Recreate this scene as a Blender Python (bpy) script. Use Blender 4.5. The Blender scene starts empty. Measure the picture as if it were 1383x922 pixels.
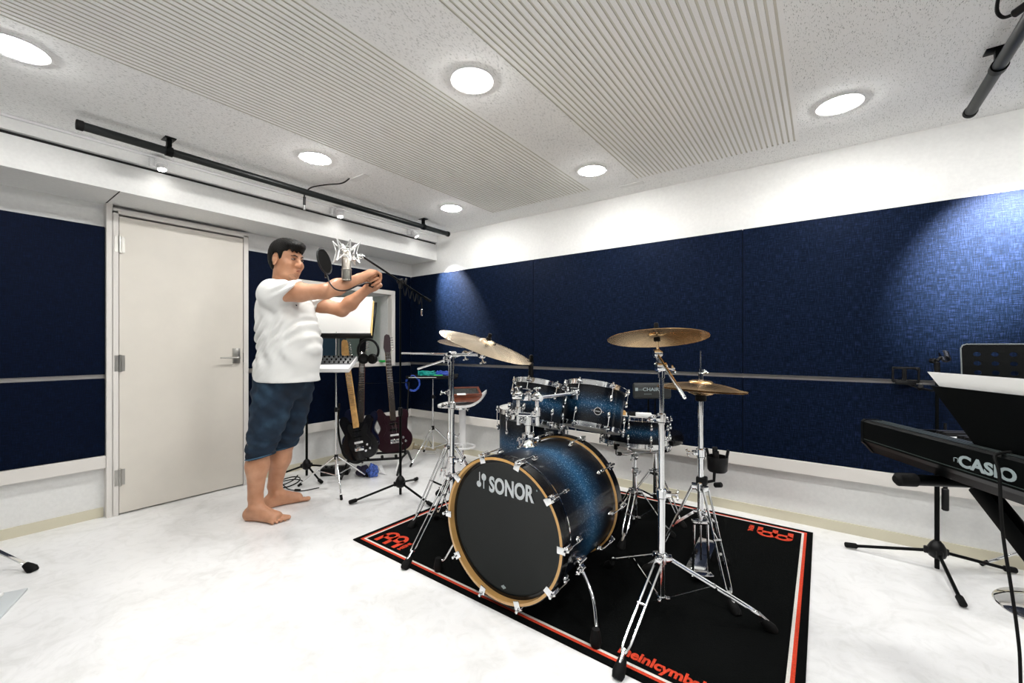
import bpy, bmesh, math, random
import numpy as np
from mathutils import Vector, Matrix, Euler
random.seed(7)
PI = math.pi
SC = bpy.context.scene
COL = SC.collection
R = math.radians
def V(*a): return Vector(a)

# ------------------------------------------------------------------ materials
def nmat(name):
    m = bpy.data.materials.new(name); m.use_nodes = True
    nt = m.node_tree; b = nt.nodes['Principled BSDF']
    return m, nt, b
def N(nt, typ, **kw):
    n = nt.nodes.new(typ)
    for k, v in kw.items():
        if k.startswith('i_'):
            key = k[2:]
            key = int(key) if key.isdigit() else key.replace('_', ' ')
            n.inputs[key].default_value = v
        else: setattr(n, k, v)
    return n
def L(nt, a, b): nt.links.new(a, b)
def ramp(nt, stops, fac, interp='LINEAR'):
    r = nt.nodes.new('ShaderNodeValToRGB'); r.color_ramp.interpolation = interp
    e = r.color_ramp.elements
    while len(e) < len(stops): e.new(0.5)
    for el, (p, c) in zip(e, stops):
        el.position = p; el.color = (*c, 1) if len(c) == 3 else c
    L(nt, fac, r.inputs[0]); return r
def simple(name, col, rough=.5, metal=0., coat=0., noise=0., nscale=40, bump=0., spec=None, sheen=0.):
    m, nt, b = nmat(name)
    b.inputs['Base Color'].default_value = (*col, 1)
    b.inputs['Roughness'].default_value = rough
    b.inputs['Metallic'].default_value = metal
    b.inputs['Coat Weight'].default_value = coat
    b.inputs['Coat Roughness'].default_value = .06
    if spec is not None: b.inputs['Specular IOR Level'].default_value = spec
    if sheen: b.inputs['Sheen Weight'].default_value = sheen
    if noise or bump:
        tc = N(nt, 'ShaderNodeTexCoord')
        nz = N(nt, 'ShaderNodeTexNoise', i_Scale=nscale, i_Detail=4.)
        L(nt, tc.outputs['Object'], nz.inputs['Vector'])
        if noise:
            lo = tuple(c*(1-noise) for c in col); hi = tuple(min(1, c*(1+noise)) for c in col)
            r = ramp(nt, [(.3, lo), (.7, hi)], nz.outputs['Fac'])
            L(nt, r.outputs[0], b.inputs['Base Color'])
        if bump:
            bp = N(nt, 'ShaderNodeBump', i_Strength=bump, i_Distance=.002)
            L(nt, nz.outputs['Fac'], bp.inputs['Height']); L(nt, bp.outputs[0], b.inputs['Normal'])
    return m
def emis(name, col, strength):
    m, nt, b = nmat(name)
    b.inputs['Base Color'].default_value = (*col, 1)
    b.inputs['Emission Color'].default_value = (*col, 1)
    b.inputs['Emission Strength'].default_value = strength
    return m

M = {}
M['wall'] = simple('white_wallpaper', (.79, .79, .775), .75, noise=.03, nscale=60, bump=.25)
M['trimwhite'] = simple('offwhite_trim', (.74, .71, .67), .4)
M['cream'] = simple('cream_door_laminate', (.72, .68, .61), .38, noise=.02, nscale=8)
M['baseb'] = simple('beige_vinyl_base', (.66, .62, .48), .4)
M['chrome'] = simple('chrome', (.86, .87, .88), .09, 1.)
M['satin'] = simple('satin_silver', (.82, .82, .81), .38, .75)
M['steel'] = simple('brushed_steel', (.50, .49, .46), .32, 1.)
M['dark'] = simple('black_gap', (.01, .01, .01), .8)
M['black'] = simple('black_plastic', (.005, .005, .0055), .38, noise=.1, spec=.22)
M['blackmetal'] = simple('black_powder_coat', (.0015, .002, .002), .34, spec=.10)
M['rubber'] = simple('black_rubber', (.006, .006, .006), .7, spec=.15)
M['pipe'] = simple('dark_pipe_paint', (.007, .009, .009), .42, spec=.3)
M['white'] = simple('white_plastic', (.8, .8, .8), .3)
M['whitefab'] = simple('white_cotton', (.77, .77, .75), .9, bump=.3, nscale=300, spec=.2)
M['paper'] = simple('paper', (.86, .86, .84), .7)
M['maple'] = simple('maple_wood', (.62, .36, .13), .35, noise=.2, nscale=30)
M['hoopwood'] = simple('clear_maple_hoop', (.66, .38, .13), .25, coat=.5, noise=.1, nscale=14)
M['redwood'] = simple('red_brown_wood', (.14, .035, .015), .28, coat=.3, noise=.25, nscale=25)
M['yellow'] = simple('yellow_page_edge', (.80, .60, .22), .7)
M['green'] = simple('teal_cable', (.0, .30, .26), .45)
M['bluecab'] = simple('blue_cable', (.02, .07, .42), .4)
M['greenb'] = simple('green_plastic', (.02, .45, .08), .4)
M['burg'] = simple('burgundy_lacquer', (.014, .0015, .005), .3, coat=.1, spec=.25)
M['navyl'] = simple('navy_lacquer', (.004, .006, .022), .3, coat=.15, spec=.3)
M['blackl'] = simple('black_lacquer', (.004, .004, .005), .2, coat=.15, spec=.3)
M['beigep'] = simple('beige_plastic', (.62, .54, .38), .45)
M['silverink'] = simple('silver_print', (.62, .66, .68), .4)
M['greyink'] = simple('grey_print', (.30, .36, .37), .5)
M['rugred'] = simple('rug_red_pile', (.62, .045, .012), .95, noise=.25, nscale=220, bump=.8)
M['rugwhite'] = simple('rug_white_pile', (.72, .69, .64), .95, noise=.1, nscale=220, bump=.8)
M['rugblack'] = simple('rug_black_pile', (.0035, .004, .004), 1., noise=.3, nscale=220, bump=.8, spec=.04)
M['hair'] = simple('black_hair', (.004, .0035, .003), .6, noise=.3, nscale=90, bump=.9, spec=.18)
M['smoke'] = simple('smoky_acrylic', (.05, .05, .045), .12)
M['bluecloth'] = simple('blue_patterned_cloth', (.06, .12, .42), .85, noise=.9, nscale=55)

# downlight diffuser
M['lamp'] = emis('lamp_diffuser', (1., .99, .965), 165.)
M['spotlamp'] = emis('spot_lens', (1., .98, .94), 40.)
M['farlamp'] = emis('added_far_room_lamp', (.95, 1., .97), 9.)

# ceiling: rock-wool board with short worm-like pits
def mk_ceiling():
    m, nt, b = nmat('rockwool_ceiling_board')
    tc = N(nt, 'ShaderNodeTexCoord')
    masks = []
    for k, (ang, sx, sy) in enumerate(((.3, 330, 66), (1.25, 310, 72), (2.3, 340, 60))):
        mp = N(nt, 'ShaderNodeMapping')
        mp.inputs['Rotation'].default_value = (0, 0, ang); mp.inputs['Scale'].default_value = (sx, sy, 1)
        mp.inputs['Location'].default_value = (k*13.1, k*7.7, 0)
        nz = N(nt, 'ShaderNodeTexNoise', i_Scale=1., i_Detail=1.5, i_Roughness=.5)
        L(nt, tc.outputs['Object'], mp.inputs['Vector']); L(nt, mp.outputs[0], nz.inputs['Vector'])
        r = ramp(nt, [(.0, (0, 0, 0)), (.665, (0, 0, 0)), (.71, (1, 1, 1))], nz.outputs['Fac'])
        masks.append(r.outputs[0])
    a = N(nt, 'ShaderNodeMath', operation='MAXIMUM'); L(nt, masks[0], a.inputs[0]); L(nt, masks[1], a.inputs[1])
    c = N(nt, 'ShaderNodeMath', operation='MAXIMUM'); L(nt, a.outputs[0], c.inputs[0]); L(nt, masks[2], c.inputs[1])
    r = ramp(nt, [(0, (.91, .91, .90)), (1, (.42, .425, .41))], c.outputs[0])
    L(nt, r.outputs[0], b.inputs['Base Color'])
    bp = N(nt, 'ShaderNodeBump', i_Strength=.6, i_Distance=.002); bp.invert = True
    L(nt, c.outputs[0], bp.inputs['Height']); L(nt, bp.outputs[0], b.inputs['Normal'])
    b.inputs['Roughness'].default_value = .9
    return m
M['ceiling'] = mk_ceiling()
M['groove'] = simple('groove_bottom', (.70, .68, .61), .9)
M['rib'] = simple('ribbed_board', (.91, .905, .895), .85, noise=.05, nscale=300)

def mk_floor():
    m, nt, b = nmat('white_marbled_epoxy')
    tc = N(nt, 'ShaderNodeTexCoord')
    n1 = N(nt, 'ShaderNodeTexNoise', i_Scale=2.4, i_Detail=8., i_Roughness=.62, i_Distortion=1.6)
    n2 = N(nt, 'ShaderNodeTexNoise', i_Scale=9., i_Detail=6., i_Roughness=.6, i_Distortion=2.2)
    for n in (n1, n2): L(nt, tc.outputs['Object'], n.inputs['Vector'])
    r1 = ramp(nt, [(.32, (.80, .80, .79)), (.5, (.89, .89, .89)), (.7, (.92, .92, .92))], n1.outputs['Fac'])
    r2 = ramp(nt, [(.36, (.86, .86, .85)), (.52, (1, 1, 1))], n2.outputs['Fac'])
    mx = N(nt, 'ShaderNodeMixRGB', blend_type='MULTIPLY'); mx.inputs[0].default_value = .45
    L(nt, r1.outputs[0], mx.inputs[1]); L(nt, r2.outputs[0], mx.inputs[2])
    L(nt, mx.outputs[0], b.inputs['Base Color'])
    b.inputs['Roughness'].default_value = .16
    n3 = N(nt, 'ShaderNodeTexNoise', i_Scale=6., i_Detail=2.)
    L(nt, tc.outputs['Object'], n3.inputs['Vector'])
    bp = N(nt, 'ShaderNodeBump', i_Strength=.12, i_Distance=.01)
    L(nt, n3.outputs['Fac'], bp.inputs['Height']); L(nt, bp.outputs[0], b.inputs['Normal'])
    return m
M['floor'] = mk_floor()

def mk_fabric(name, horiz):
    # woven navy cloth: crossing threads, horiz = world axis that runs along the wall (0 x, 1 y)
    m, nt, b = nmat(name)
    tc = N(nt, 'ShaderNodeTexCoord')
    outs = []
    for (s_al, s_z, off) in ((24, 290, 0), (290, 24, 5)):
        mp = N(nt, 'ShaderNodeMapping')
        sc = [1, 1, s_z]; sc[horiz] = s_al
        mp.inputs['Scale'].default_value = sc; mp.inputs['Location'].default_value = (off, off, off)
        nz = N(nt, 'ShaderNodeTexNoise', i_Scale=1., i_Detail=2.)
        L(nt, tc.outputs['Object'], mp.inputs['Vector']); L(nt, mp.outputs[0], nz.inputs['Vector'])
        outs.append(nz.outputs['Fac'])
    ad = N(nt, 'ShaderNodeMath', operation='ADD'); L(nt, outs[0], ad.inputs[0]); L(nt, outs[1], ad.inputs[1])
    hf = N(nt, 'ShaderNodeMath', operation='MULTIPLY'); L(nt, ad.outputs[0], hf.inputs[0]); hf.inputs[1].default_value = .5
    r = ramp(nt, [(.36, (.0002, .0012, .0035)), (.5, (.0010, .0042, .0115)), (.64, (.0082, .0145, .0440))] if horiz == 0 else [(.33, (.0, .0006, .003)), (.5, (.0003, .0022, .0085)), (.66, (.0015, .0065, .023))], hf.outputs[0])  # pale long-wall threads hold spotlit sheen in colour; door wall gets a darker copy
    L(nt, r.outputs[0], b.inputs['Base Color'])
    bp = N(nt, 'ShaderNodeBump', i_Strength=.7, i_Distance=.0015)
    L(nt, hf.outputs[0], bp.inputs['Height']); L(nt, bp.outputs[0], b.inputs['Normal'])
    b.inputs['Roughness'].default_value = .5
    b.inputs['Specular IOR Level'].default_value = .14
    b.inputs['Specular Tint'].default_value = (.45, .55, 1., 1)
    return m
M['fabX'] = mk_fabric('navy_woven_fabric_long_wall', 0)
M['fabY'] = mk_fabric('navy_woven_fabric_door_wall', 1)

def mk_shell():
    # blue sparkle burst: bright in the middle of the shell, black at both edges (V of the uv map)
    m, nt, b = nmat('blue_sparkle_burst_lacquer')
    uv = N(nt, 'ShaderNodeUVMap'); uv.uv_map = 'UVMap'
    sp = N(nt, 'ShaderNodeSeparateXYZ'); L(nt, uv.outputs[0], sp.inputs[0])
    r = ramp(nt, [(0, (.0006, .001, .002)), (.22, (.001, .003, .008)), (.36, (.003, .020, .048)), (.5, (.010, .068, .150)), (.64, (.003, .020, .048)), (.78, (.001, .003, .008)), (1, (.0006, .001, .002))], sp.outputs[1])
    tc = N(nt, 'ShaderNodeTexCoord')
    vo = N(nt, 'ShaderNodeTexVoronoi', i_Scale=470.); L(nt, tc.outputs['Object'], vo.inputs['Vector'])
    wn = N(nt, 'ShaderNodeTexWhiteNoise'); L(nt, vo.outputs['Color'], wn.inputs['Vector'])
    rr = ramp(nt, [(0, (0, 0, 0)), (.94, (.0, .0, .0)), (1, (1, 1, 1))], wn.outputs['Value'])
    r2 = ramp(nt, [(0, (0, 0, 0)), (.25, (.1, .1, .1)), (.5, (1, 1, 1)), (.75, (.1, .1, .1)), (1, (0, 0, 0))], sp.outputs[1])
    mu = N(nt, 'ShaderNodeMath', operation='MULTIPLY'); L(nt, rr.outputs[0], mu.inputs[0]); L(nt, r2.outputs[0], mu.inputs[1])
    mx = N(nt, 'ShaderNodeMixRGB', blend_type='MIX'); L(nt, mu.outputs[0], mx.inputs[0]); L(nt, r.outputs[0], mx.inputs[1])
    mx.inputs[2].default_value = (.55, .75, .95, 1)
    L(nt, mx.outputs[0], b.inputs['Base Color'])
    b.inputs['Roughness'].default_value = .4; b.inputs['Specular IOR Level'].default_value = .15; b.inputs['Coat Weight'].default_value = .4; b.inputs['Coat Roughness'].default_value = .04
    return m
M['shell'] = mk_shell()
M['head'] = simple('black_drum_head', (.005, .0075, .007), .10, spec=.26)
M['whitehead'] = simple('coated_drum_head', (.70, .70, .68), .5)

def mk_cymbal(name, col):
    m, nt, b = nmat(name)
    uv = N(nt, 'ShaderNodeUVMap'); uv.uv_map = 'UVMap'
    wv = N(nt, 'ShaderNodeTexWave', wave_type='BANDS', bands_direction='Y', i_Scale=42., i_Distortion=.4)
    L(nt, uv.outputs[0], wv.inputs['Vector'])
    sp = N(nt, 'ShaderNodeSeparateXYZ'); L(nt, uv.outputs[0], sp.inputs[0])
    cb = N(nt, 'ShaderNodeCombineXYZ'); m1 = N(nt, 'ShaderNodeMath', operation='MULTIPLY'); L(nt, sp.outputs[0], m1.inputs[0]); m1.inputs[1].default_value = 14.
    L(nt, m1.outputs[0], cb.inputs[0])
    nz = N(nt, 'ShaderNodeTexNoise', i_Scale=1., i_Detail=3.); L(nt, cb.outputs[0], nz.inputs['Vector'])
    r = ramp(nt, [(.3, tuple(c*.62 for c in col)), (.7, col)], nz.outputs['Fac'])
    L(nt, r.outputs[0], b.inputs['Base Color'])
    bp = N(nt, 'ShaderNodeBump', i_Strength=.12, i_Distance=.0004)
    L(nt, wv.outputs['Color'], bp.inputs['Height']); L(nt, bp.outputs[0], b.inputs['Normal'])
    b.inputs['Metallic'].default_value = 1.; b.inputs['Roughness'].default_value = .27
    b.inputs['Anisotropic'].default_value = .6
    return m
M['cymbal'] = mk_cymbal('bronze_cymbal', (.80, .54, .27))
M['cymbal2'] = mk_cymbal('pale_bronze_cymbal', (.84, .68, .48))

def mk_skin():
    m, nt, b = nmat('skin')
    tc = N(nt, 'ShaderNodeTexCoord')
    nz = N(nt, 'ShaderNodeTexNoise', i_Scale=14., i_Detail=4.); L(nt, tc.outputs['Object'], nz.inputs['Vector'])
    r = ramp(nt, [(.3, (.46, .215, .115)), (.7, (.60, .31, .185))], nz.outputs['Fac'])
    L(nt, r.outputs[0], b.inputs['Base Color'])
    b.inputs['Roughness'].default_value = .48
    b.inputs['Subsurface Weight'].default_value = .08
    b.inputs['Subsurface Radius'].default_value = (.01, .004, .002)
    return m
M['skin'] = mk_skin()
M['lips'] = simple('lips', (.38, .12, .09), .45)
M['eye'] = simple('eye', (.25, .22, .20), .2)
M['iris'] = simple('dark_iris', (.01, .007, .005), .15)
def mk_denim():
    m, nt, b = nmat('dark_blue_denim')
    tc = N(nt, 'ShaderNodeTexCoord')
    nz = N(nt, 'ShaderNodeTexNoise', i_Scale=9., i_Detail=5.); L(nt, tc.outputs['Object'], nz.inputs['Vector'])
    r = ramp(nt, [(.3, (.002, .008, .019)), (.52, (.004, .017, .038)), (.8, (.024, .062, .105))], nz.outputs['Fac'])
    L(nt, r.outputs[0], b.inputs['Base Color'])
    n2 = N(nt, 'ShaderNodeTexNoise', i_Scale=400., i_Detail=1.); L(nt, tc.outputs['Object'], n2.inputs['Vector'])
    bp = N(nt, 'ShaderNodeBump', i_Strength=.5, i_Distance=.001); L(nt, n2.outputs['Fac'], bp.inputs['Height']); L(nt, bp.outputs[0], b.inputs['Normal'])
    b.inputs['Roughness'].default_value = .9
    return m
M['denim'] = mk_denim()
def mk_glass():
    m, nt, b = nmat('window_glass')
    b.inputs['Base Color'].default_value = (.93, .97, .95, 1); b.inputs['Roughness'].default_value = .0
    b.inputs['Transmission Weight'].default_value = 1.; b.inputs['IOR'].default_value = 1.02
    b.inputs['Specular IOR Level'].default_value = .5
    return m
M['glass'] = mk_glass()
M['mesh'] = simple('black_nylon_mesh', (.005, .005, .005), .9, spec=.1)
M['nickel'] = simple('satin_nickel', (.55, .51, .45), .32, 1.)
M['grille'] = simple('microphone_grille', (.30, .29, .26), .45, 1., noise=.4, nscale=700)

# ------------------------------------------------------------------ mesh builder
def rot_to(d):
    d = Vector(d).normalized()
    return d.to_track_quat('Z', 'Y').to_matrix()
class MB:
    def __init__(s):
        s.v = []; s.f = []; s.mi = []; s.uv = []; s.cur = 0
    def add(s, vs, fs, uvs=None):
        o = len(s.v); s.v += [tuple(p) for p in vs]
        for i, f in enumerate(fs):
            s.f.append([o+k for k in f]); s.mi.append(s.cur)
            s.uv.append(uvs[i] if uvs else None)
        return s
    def mat(s, i): s.cur = i; return s
    def box(s, c, size, rot=None, bev=0.):
        bm = bmesh.new(); bmesh.ops.create_cube(bm, size=1.)
        for v in bm.verts: v.co = Vector((v.co.x*size[0], v.co.y*size[1], v.co.z*size[2]))
        if bev > 0:
            bmesh.ops.bevel(bm, geom=list(bm.edges), offset=min(bev, min(size)*.45), segments=2, affect='EDGES', profile=.5)
        Mx = rot if rot is not None else Matrix.Identity(3)
        bm.verts.index_update()
        s.add([Mx @ v.co + Vector(c) for v in bm.verts], [[v.index for v in f.verts] for f in bm.faces])
        bm.free(); return s
    def tube(s, pts, r, seg=12, cap=True, closed=False):
        pts = [Vector(p) for p in pts]; n = len(pts)
        rs = r if isinstance(r, (list, tuple)) else [r]*n
        T = []
        for i in range(n):
            a = pts[(i-1) % n] if (i > 0 or closed) else pts[0]
            b = pts[(i+1) % n] if (i < n-1 or closed) else pts[-1]
            t = (b-a)
            T.append(t.normalized() if t.length > 1e-9 else Vector((0, 0, 1)))
        u = T[0].orthogonal().normalized(); vs = []; 
        for i in range(n):
            u = (u - T[i]*u.dot(T[i]))
            u = u.normalized() if u.length > 1e-6 else T[i].orthogonal().normalized()
            w = T[i].cross(u)
            for k in range(seg):
                a = 2*PI*k/seg; vs.append(pts[i] + (u*math.cos(a)+w*math.sin(a))*rs[i])
        fs = []
        m = n if closed else n-1
        for i in range(m):
            j = (i+1) % n
            for k in range(seg): fs.append([i*seg+k, i*seg+(k+1) % seg, j*seg+(k+1) % seg, j*seg+k])
        if cap and not closed:
            fs.append([k for k in range(seg)][::-1]); fs.append([(n-1)*seg+k for k in range(seg)])
        return s.add(vs, fs)
    def rod(s, a, b, r, seg=12): return s.tube([a, b], r, seg)
    def lathe(s, prof, o=(0, 0, 0), axis=(0, 0, 1), seg=48, a0=0., a1=2*PI, rot=None):
        Mx = rot if rot is not None else rot_to(axis); o = Vector(o); vs = []; fs = []; uv = []
        full = abs(a1-a0-2*PI) < 1e-6; ns = seg if full else seg+1; n = len(prof)
        zs = [p[1] for p in prof]; z0, z1 = min(zs), max(zs); dz = (z1-z0) or 1
        ln = [0.]
        for i in range(1, n): ln.append(ln[-1]+math.hypot(prof[i][0]-prof[i-1][0], prof[i][1]-prof[i-1][1]))
        for k in range(ns):
            a = a0+(a1-a0)*k/seg
            for (r, z) in prof: vs.append(Mx @ Vector((r*math.cos(a), r*math.sin(a), z)) + o)
        vt = [(z-z0)/dz for z in zs] if s.uvmode == 'z' else [l/(ln[-1] or 1) for l in ln]
        for k in range(seg):
            k2 = (k+1) % ns
            for i in range(n-1):
                fs.append([k*n+i, k2*n+i, k2*n+i+1, k*n+i+1])
                uv.append([(k/seg, vt[i]), ((k+1)/seg, vt[i]), ((k+1)/seg, vt[i+1]), (k/seg, vt[i+1])])
        return s.add(vs, fs, uv)
    uvmode = 'z'
    def cyl(s, a, b, r, seg=24, bev=0.):
        a = Vector(a); b = Vector(b); h = (b-a).length
        if bev: pr = [(0, 0), (r-bev, 0), (r, bev), (r, h-bev), (r-bev, h), (0, h)]
        else: pr = [(0, 0), (r, 0), (r, h), (0, h)]
        return s.lathe(pr, a, b-a, seg)
    def sphere(s, c, r, seg=16, rings=10, sc=(1, 1, 1), rot=None):
        pr = [(r*math.sin(PI*i/rings), -r*math.cos(PI*i/rings)) for i in range(rings+1)]
        o = len(s.v); s.lathe(pr, (0, 0, 0), seg=seg, rot=Matrix.Identity(3))
        Mx = rot if rot is not None else Matrix.Identity(3); c = Vector(c)
        for i in range(o, len(s.v)):
            p = s.v[i]; s.v[i] = tuple(Mx @ Vector((p[0]*sc[0], p[1]*sc[1], p[2]*sc[2])) + c)
        return s
    def torus(s, c, R_, r, axis=(0, 0, 1), seg=40, rs=10, sx=1., sy=1.):
        Mx = rot_to(axis); c = Vector(c)
        return s.tube([Mx @ Vector((R_*sx*math.cos(2*PI*k/seg), R_*sy*math.sin(2*PI*k/seg), 0)) + c for k in range(seg)], r, rs, closed=True)
    def prism(s, outline, th, o=(0, 0, 0), rot=None, holes=()):
        # outline in local xy, extruded along local z from 0 to th
        Mx = rot if rot is not None else Matrix.Identity(3); o = Vector(o)
        bm = bmesh.new(); es = []
        for lp in [outline]+list(holes):
            vv = [bm.verts.new((x, y, 0)) for x, y in lp]
            for i in range(len(vv)): es.append(bm.edges.new((vv[i], vv[(i+1) % len(vv)])))
        bmesh.ops.triangle_fill(bm, edges=es, use_beauty=True)
        fs = list(bm.faces)
        if th:
            r = bmesh.ops.extrude_face_region(bm, geom=fs)
            for g in r['geom']:
                if isinstance(g, bmesh.types.BMVert): g.co.z += th
        bmesh.ops.recalc_face_normals(bm, faces=bm.faces)
        bm.verts.index_update()
        s.add([Mx @ v.co + o for v in bm.verts], [[v.index for v in f.verts] for f in bm.faces])
        bm.free(); return s
    def build(s, name, mats, parent=None, smooth=True, sharp=40, origin=None):
        if not isinstance(mats, (list, tuple)): mats = [mats]
        me = bpy.data.meshes.new(name)
        if parent is not None: org = worg(parent)
        elif origin is not None: org = Vector(origin)
        else:
            a = np.array(s.v); org = Vector(((a[:, 0].min()+a[:, 0].max())/2, (a[:, 1].min()+a[:, 1].max())/2, a[:, 2].min()))
        me.from_pydata([(p[0]-org.x, p[1]-org.y, p[2]-org.z) for p in s.v], [], s.f)
        for m in mats: me.materials.append(m)
        me.polygons.foreach_set('material_index', s.mi)
        ul = me.uv_layers.new(name='UVMap')
        if any(u for u in s.uv):
            for poly, u in zip(me.polygons, s.uv):
                if u:
                    for li, c in zip(poly.loop_indices, u): ul.data[li].uv = c
        bm = bmesh.new(); bm.from_mesh(me)
        bmesh.ops.remove_doubles(bm, verts=bm.verts, dist=1e-6)
        bmesh.ops.recalc_face_normals(bm, faces=bm.faces)
        bm.to_mesh(me); bm.free()
        if smooth:
            me.polygons.foreach_set('use_smooth', [True]*len(me.polygons)); me.set_sharp_from_angle(angle=R(sharp))
        o = bpy.data.objects.new(name, me); COL.objects.link(o)
        if parent is not None: o.parent = parent
        else: o.location = org
        return o
def worg(o):
    p = Vector((0, 0, 0))
    while o is not None: p += o.location; o = o.parent
    return p
def thing(name, loc, label, cat, group=None):
    o = bpy.data.objects.new(name, None); COL.objects.link(o); o.location = loc; o.empty_display_size = .05
    tag(o, label, cat, group); return o
def tag(o, label, cat, group=None, kind=None):
    o['label'] = label; o['category'] = cat
    if group: o['group'] = group
    if kind: o['kind'] = kind
    return o
def struct(o): o['kind'] = 'structure'; return o
def copy_tree(o, parent=None):
    c = o.copy(); COL.objects.link(c); c.parent = parent
    for ch in [x for x in bpy.data.objects if x.parent == o]: copy_tree(ch, c)
    return c
def smoothpts(pts, n=6, closed=False):
    P = [Vector(p) for p in pts]; out = []; m = len(P)
    rng = range(m) if closed else range(m-1)
    for i in rng:
        p0 = P[(i-1) % m] if (closed or i > 0) else P[0]; p1 = P[i]; p2 = P[(i+1) % m]
        p3 = P[(i+2) % m] if (closed or i < m-2) else P[-1]
        for k in range(n):
            t = k/n
            out.append(.5*((2*p1)+(p2-p0)*t+(2*p0-5*p1+4*p2-p3)*t*t+(3*p1-p0-3*p2+p3)*t**3))
    if not closed: out.append(P[-1])
    return out
def text(body, size, ext, mat, parent, origin, rot, name='lettering', bold=0., sx=1., space=1., align='LEFT', width=None):
    cu = bpy.data.curves.new(name, 'FONT'); cu.body = body; cu.size = size; cu.extrude = ext; cu.offset = bold
    cu.space_character = space; cu.align_x = align; cu.resolution_u = 4
    t = bpy.data.objects.new('tmp', cu); COL.objects.link(t)
    bpy.context.view_layer.update()
    me = bpy.data.meshes.new_from_object(t.evaluated_get(bpy.context.evaluated_depsgraph_get()))
    bpy.data.objects.remove(t); me.name = name
    org = worg(parent); Mx = Matrix(rot)
    if width:
        x0 = min(v.co.x for v in me.vertices); x1 = max(v.co.x for v in me.vertices); sx = width/(x1-x0)
        for v in me.vertices: v.co.x -= x0
    for v in me.vertices: v.co = Mx @ Vector((v.co.x*sx, v.co.y, v.co.z)) + Vector(origin) - org
    me.materials.clear(); me.materials.append(mat)
    o = bpy.data.objects.new(name, me); COL.objects.link(o); o.parent = parent
    return o
def basis(x, y, z): return Matrix((Vector(x), Vector(y), Vector(z))).transposed()

# ------------------------------------------------------------------ camera (eye height 1.08 m, level, 14.9 mm lens)
YAW = math.atan2(421., 570.7)
cd = bpy.data.cameras.new('camera'); cam = bpy.data.objects.new('camera', cd); COL.objects.link(cam)
cam.location = (0, 0, 1.08); cam.rotation_euler = (PI/2, 0, YAW)
cd.sensor_width = 36; cd.lens = 36*571/1383; cd.shift_y = 5/1383; cd.clip_start = .02
SC.camera = cam
UR = V(math.cos(YAW), math.sin(YAW), 0)      # the direction the standing person faces, roughly
UF = V(-math.sin(YAW), math.cos(YAW), 0)

# ------------------------------------------------------------------ room shell
XL, YW, XR, YN, ZC = -3.66, 3.10, 2.0, -.95, 2.22
s = MB(); s.box(((XL+XR)/2, (YW+YN)/2, -.05), (XR-XL+.3, YW-YN+.3, .1)); struct(s.build('floor', M['floor'], smooth=False))
# ceiling with two ribbed strips
s = MB()
def cprof():
    pts = [(XL-.1, 0)]
    return pts
strips = [(-2.29, -1.365), (-1.025, -.11)]
YS0, YS1 = -.6, 2.838; g = .0088; dp = .004; NG = 35
def quad(s, x0, x1, y0, y1, z, zz=None):
    s.add([(x0, y0, z), (x1, y0, z), (x1, y1, z), (x0, y1, z)], [[0, 1, 2, 3]])
xs = [XL-.1]
for a, b in strips: xs += [a, b]
xs += [XR+.1]
s.mat(0)
for i in range(0, len(xs), 2): quad(s, xs[i], xs[i+1], YN-.1, YW+.1, ZC)
for a, b in strips:
    s.mat(0); quad(s, a, b, YN-.1, YS0, ZC); quad(s, a, b, YS1, YW+.1, ZC)
    pitch = (b-a)/NG
    for k in range(NG):
        x0 = a+k*pitch; x1 = x0+g; x2 = a+(k+1)*pitch
        s.mat(1)
        s.add([(x0, YS0, ZC), (x0, YS1, ZC), (x0, YS1, ZC+dp), (x0, YS0, ZC+dp)], [[0, 1, 2, 3]])
        s.add([(x1, YS0, ZC), (x1, YS1, ZC), (x1, YS1, ZC+dp), (x1, YS0, ZC+dp)], [[0, 1, 2, 3]])
        quad(s, x0, x1, YS0, YS1, ZC+dp)
        for yy in (YS0, YS1): s.add([(x0, yy, ZC), (x1, yy, ZC), (x1, yy, ZC+dp), (x0, yy, ZC+dp)], [[0, 1, 2, 3]])
        s.mat(2); quad(s, x1, x2, YS0, YS1, ZC)
s.mat(0); s.box(((XL+XR)/2, (YW+YN)/2, ZC+.07), (XR-XL+.3, YW-YN+.3, .1))
ce = struct(s.build('ceiling', [M['ceiling'], M['groove'], M['rib']], smooth=False, origin=(0, 0, 0)))
# walls; the left one is pierced by the window
WY0, WY1, WZ0, WZ1 = 1.78, 2.79, .905, 1.60
s = MB(); T = .12
def wl(y0, y1, z0, z1): s.box((XL-T/2, (y0+y1)/2, (z0+z1)/2), (T, y1-y0, z1-z0))
wl(YN-.1, WY0, 0, ZC); wl(WY1, YW+.1, 0, ZC); wl(WY0, WY1, 0, WZ0); wl(WY0, WY1, WZ1, ZC)
struct(s.build('wall_left', M['wall'], smooth=False))
s = MB(); s.box(((XL+XR)/2, YW+.06, ZC/2), (XR-XL+.2, .12, ZC)); struct(s.build('wall_right', M['wall'], smooth=False))
s = MB(); s.box(((XL+XR)/2, YN-.06, ZC/2), (XR-XL+.2, .12, ZC)); struct(s.build('wall_near', M['wall'], smooth=False))
s = MB(); s.box((XR+.06, (YW+YN)/2, ZC/2), (.12, YW-YN+.2, ZC)); struct(s.build('wall_far', M['wall'], smooth=False))
# dropped beam over the door wall, with fascia and a slot whose shade is a black insert
s = MB(); s.box(((XL-3.27)/2, (YW+YN)/2, (1.968+2.132)/2), (3.66-3.27, YW-YN, .164)); 
s.box(((XL-3.255)/2, (YW+YN)/2, 2.185), (3.66-3.255, YW-YN, .07))
s.mat(1); s.box(((XL-3.285)/2, (YW+YN)/2, 2.141), (3.66-3.285, YW-YN, .018))
s.box((-3.44, .62, 1.9675), (.335, .005, .003), None)
struct(s.build('trim_1', [M['wall'], M['dark']], smooth=False))
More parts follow.
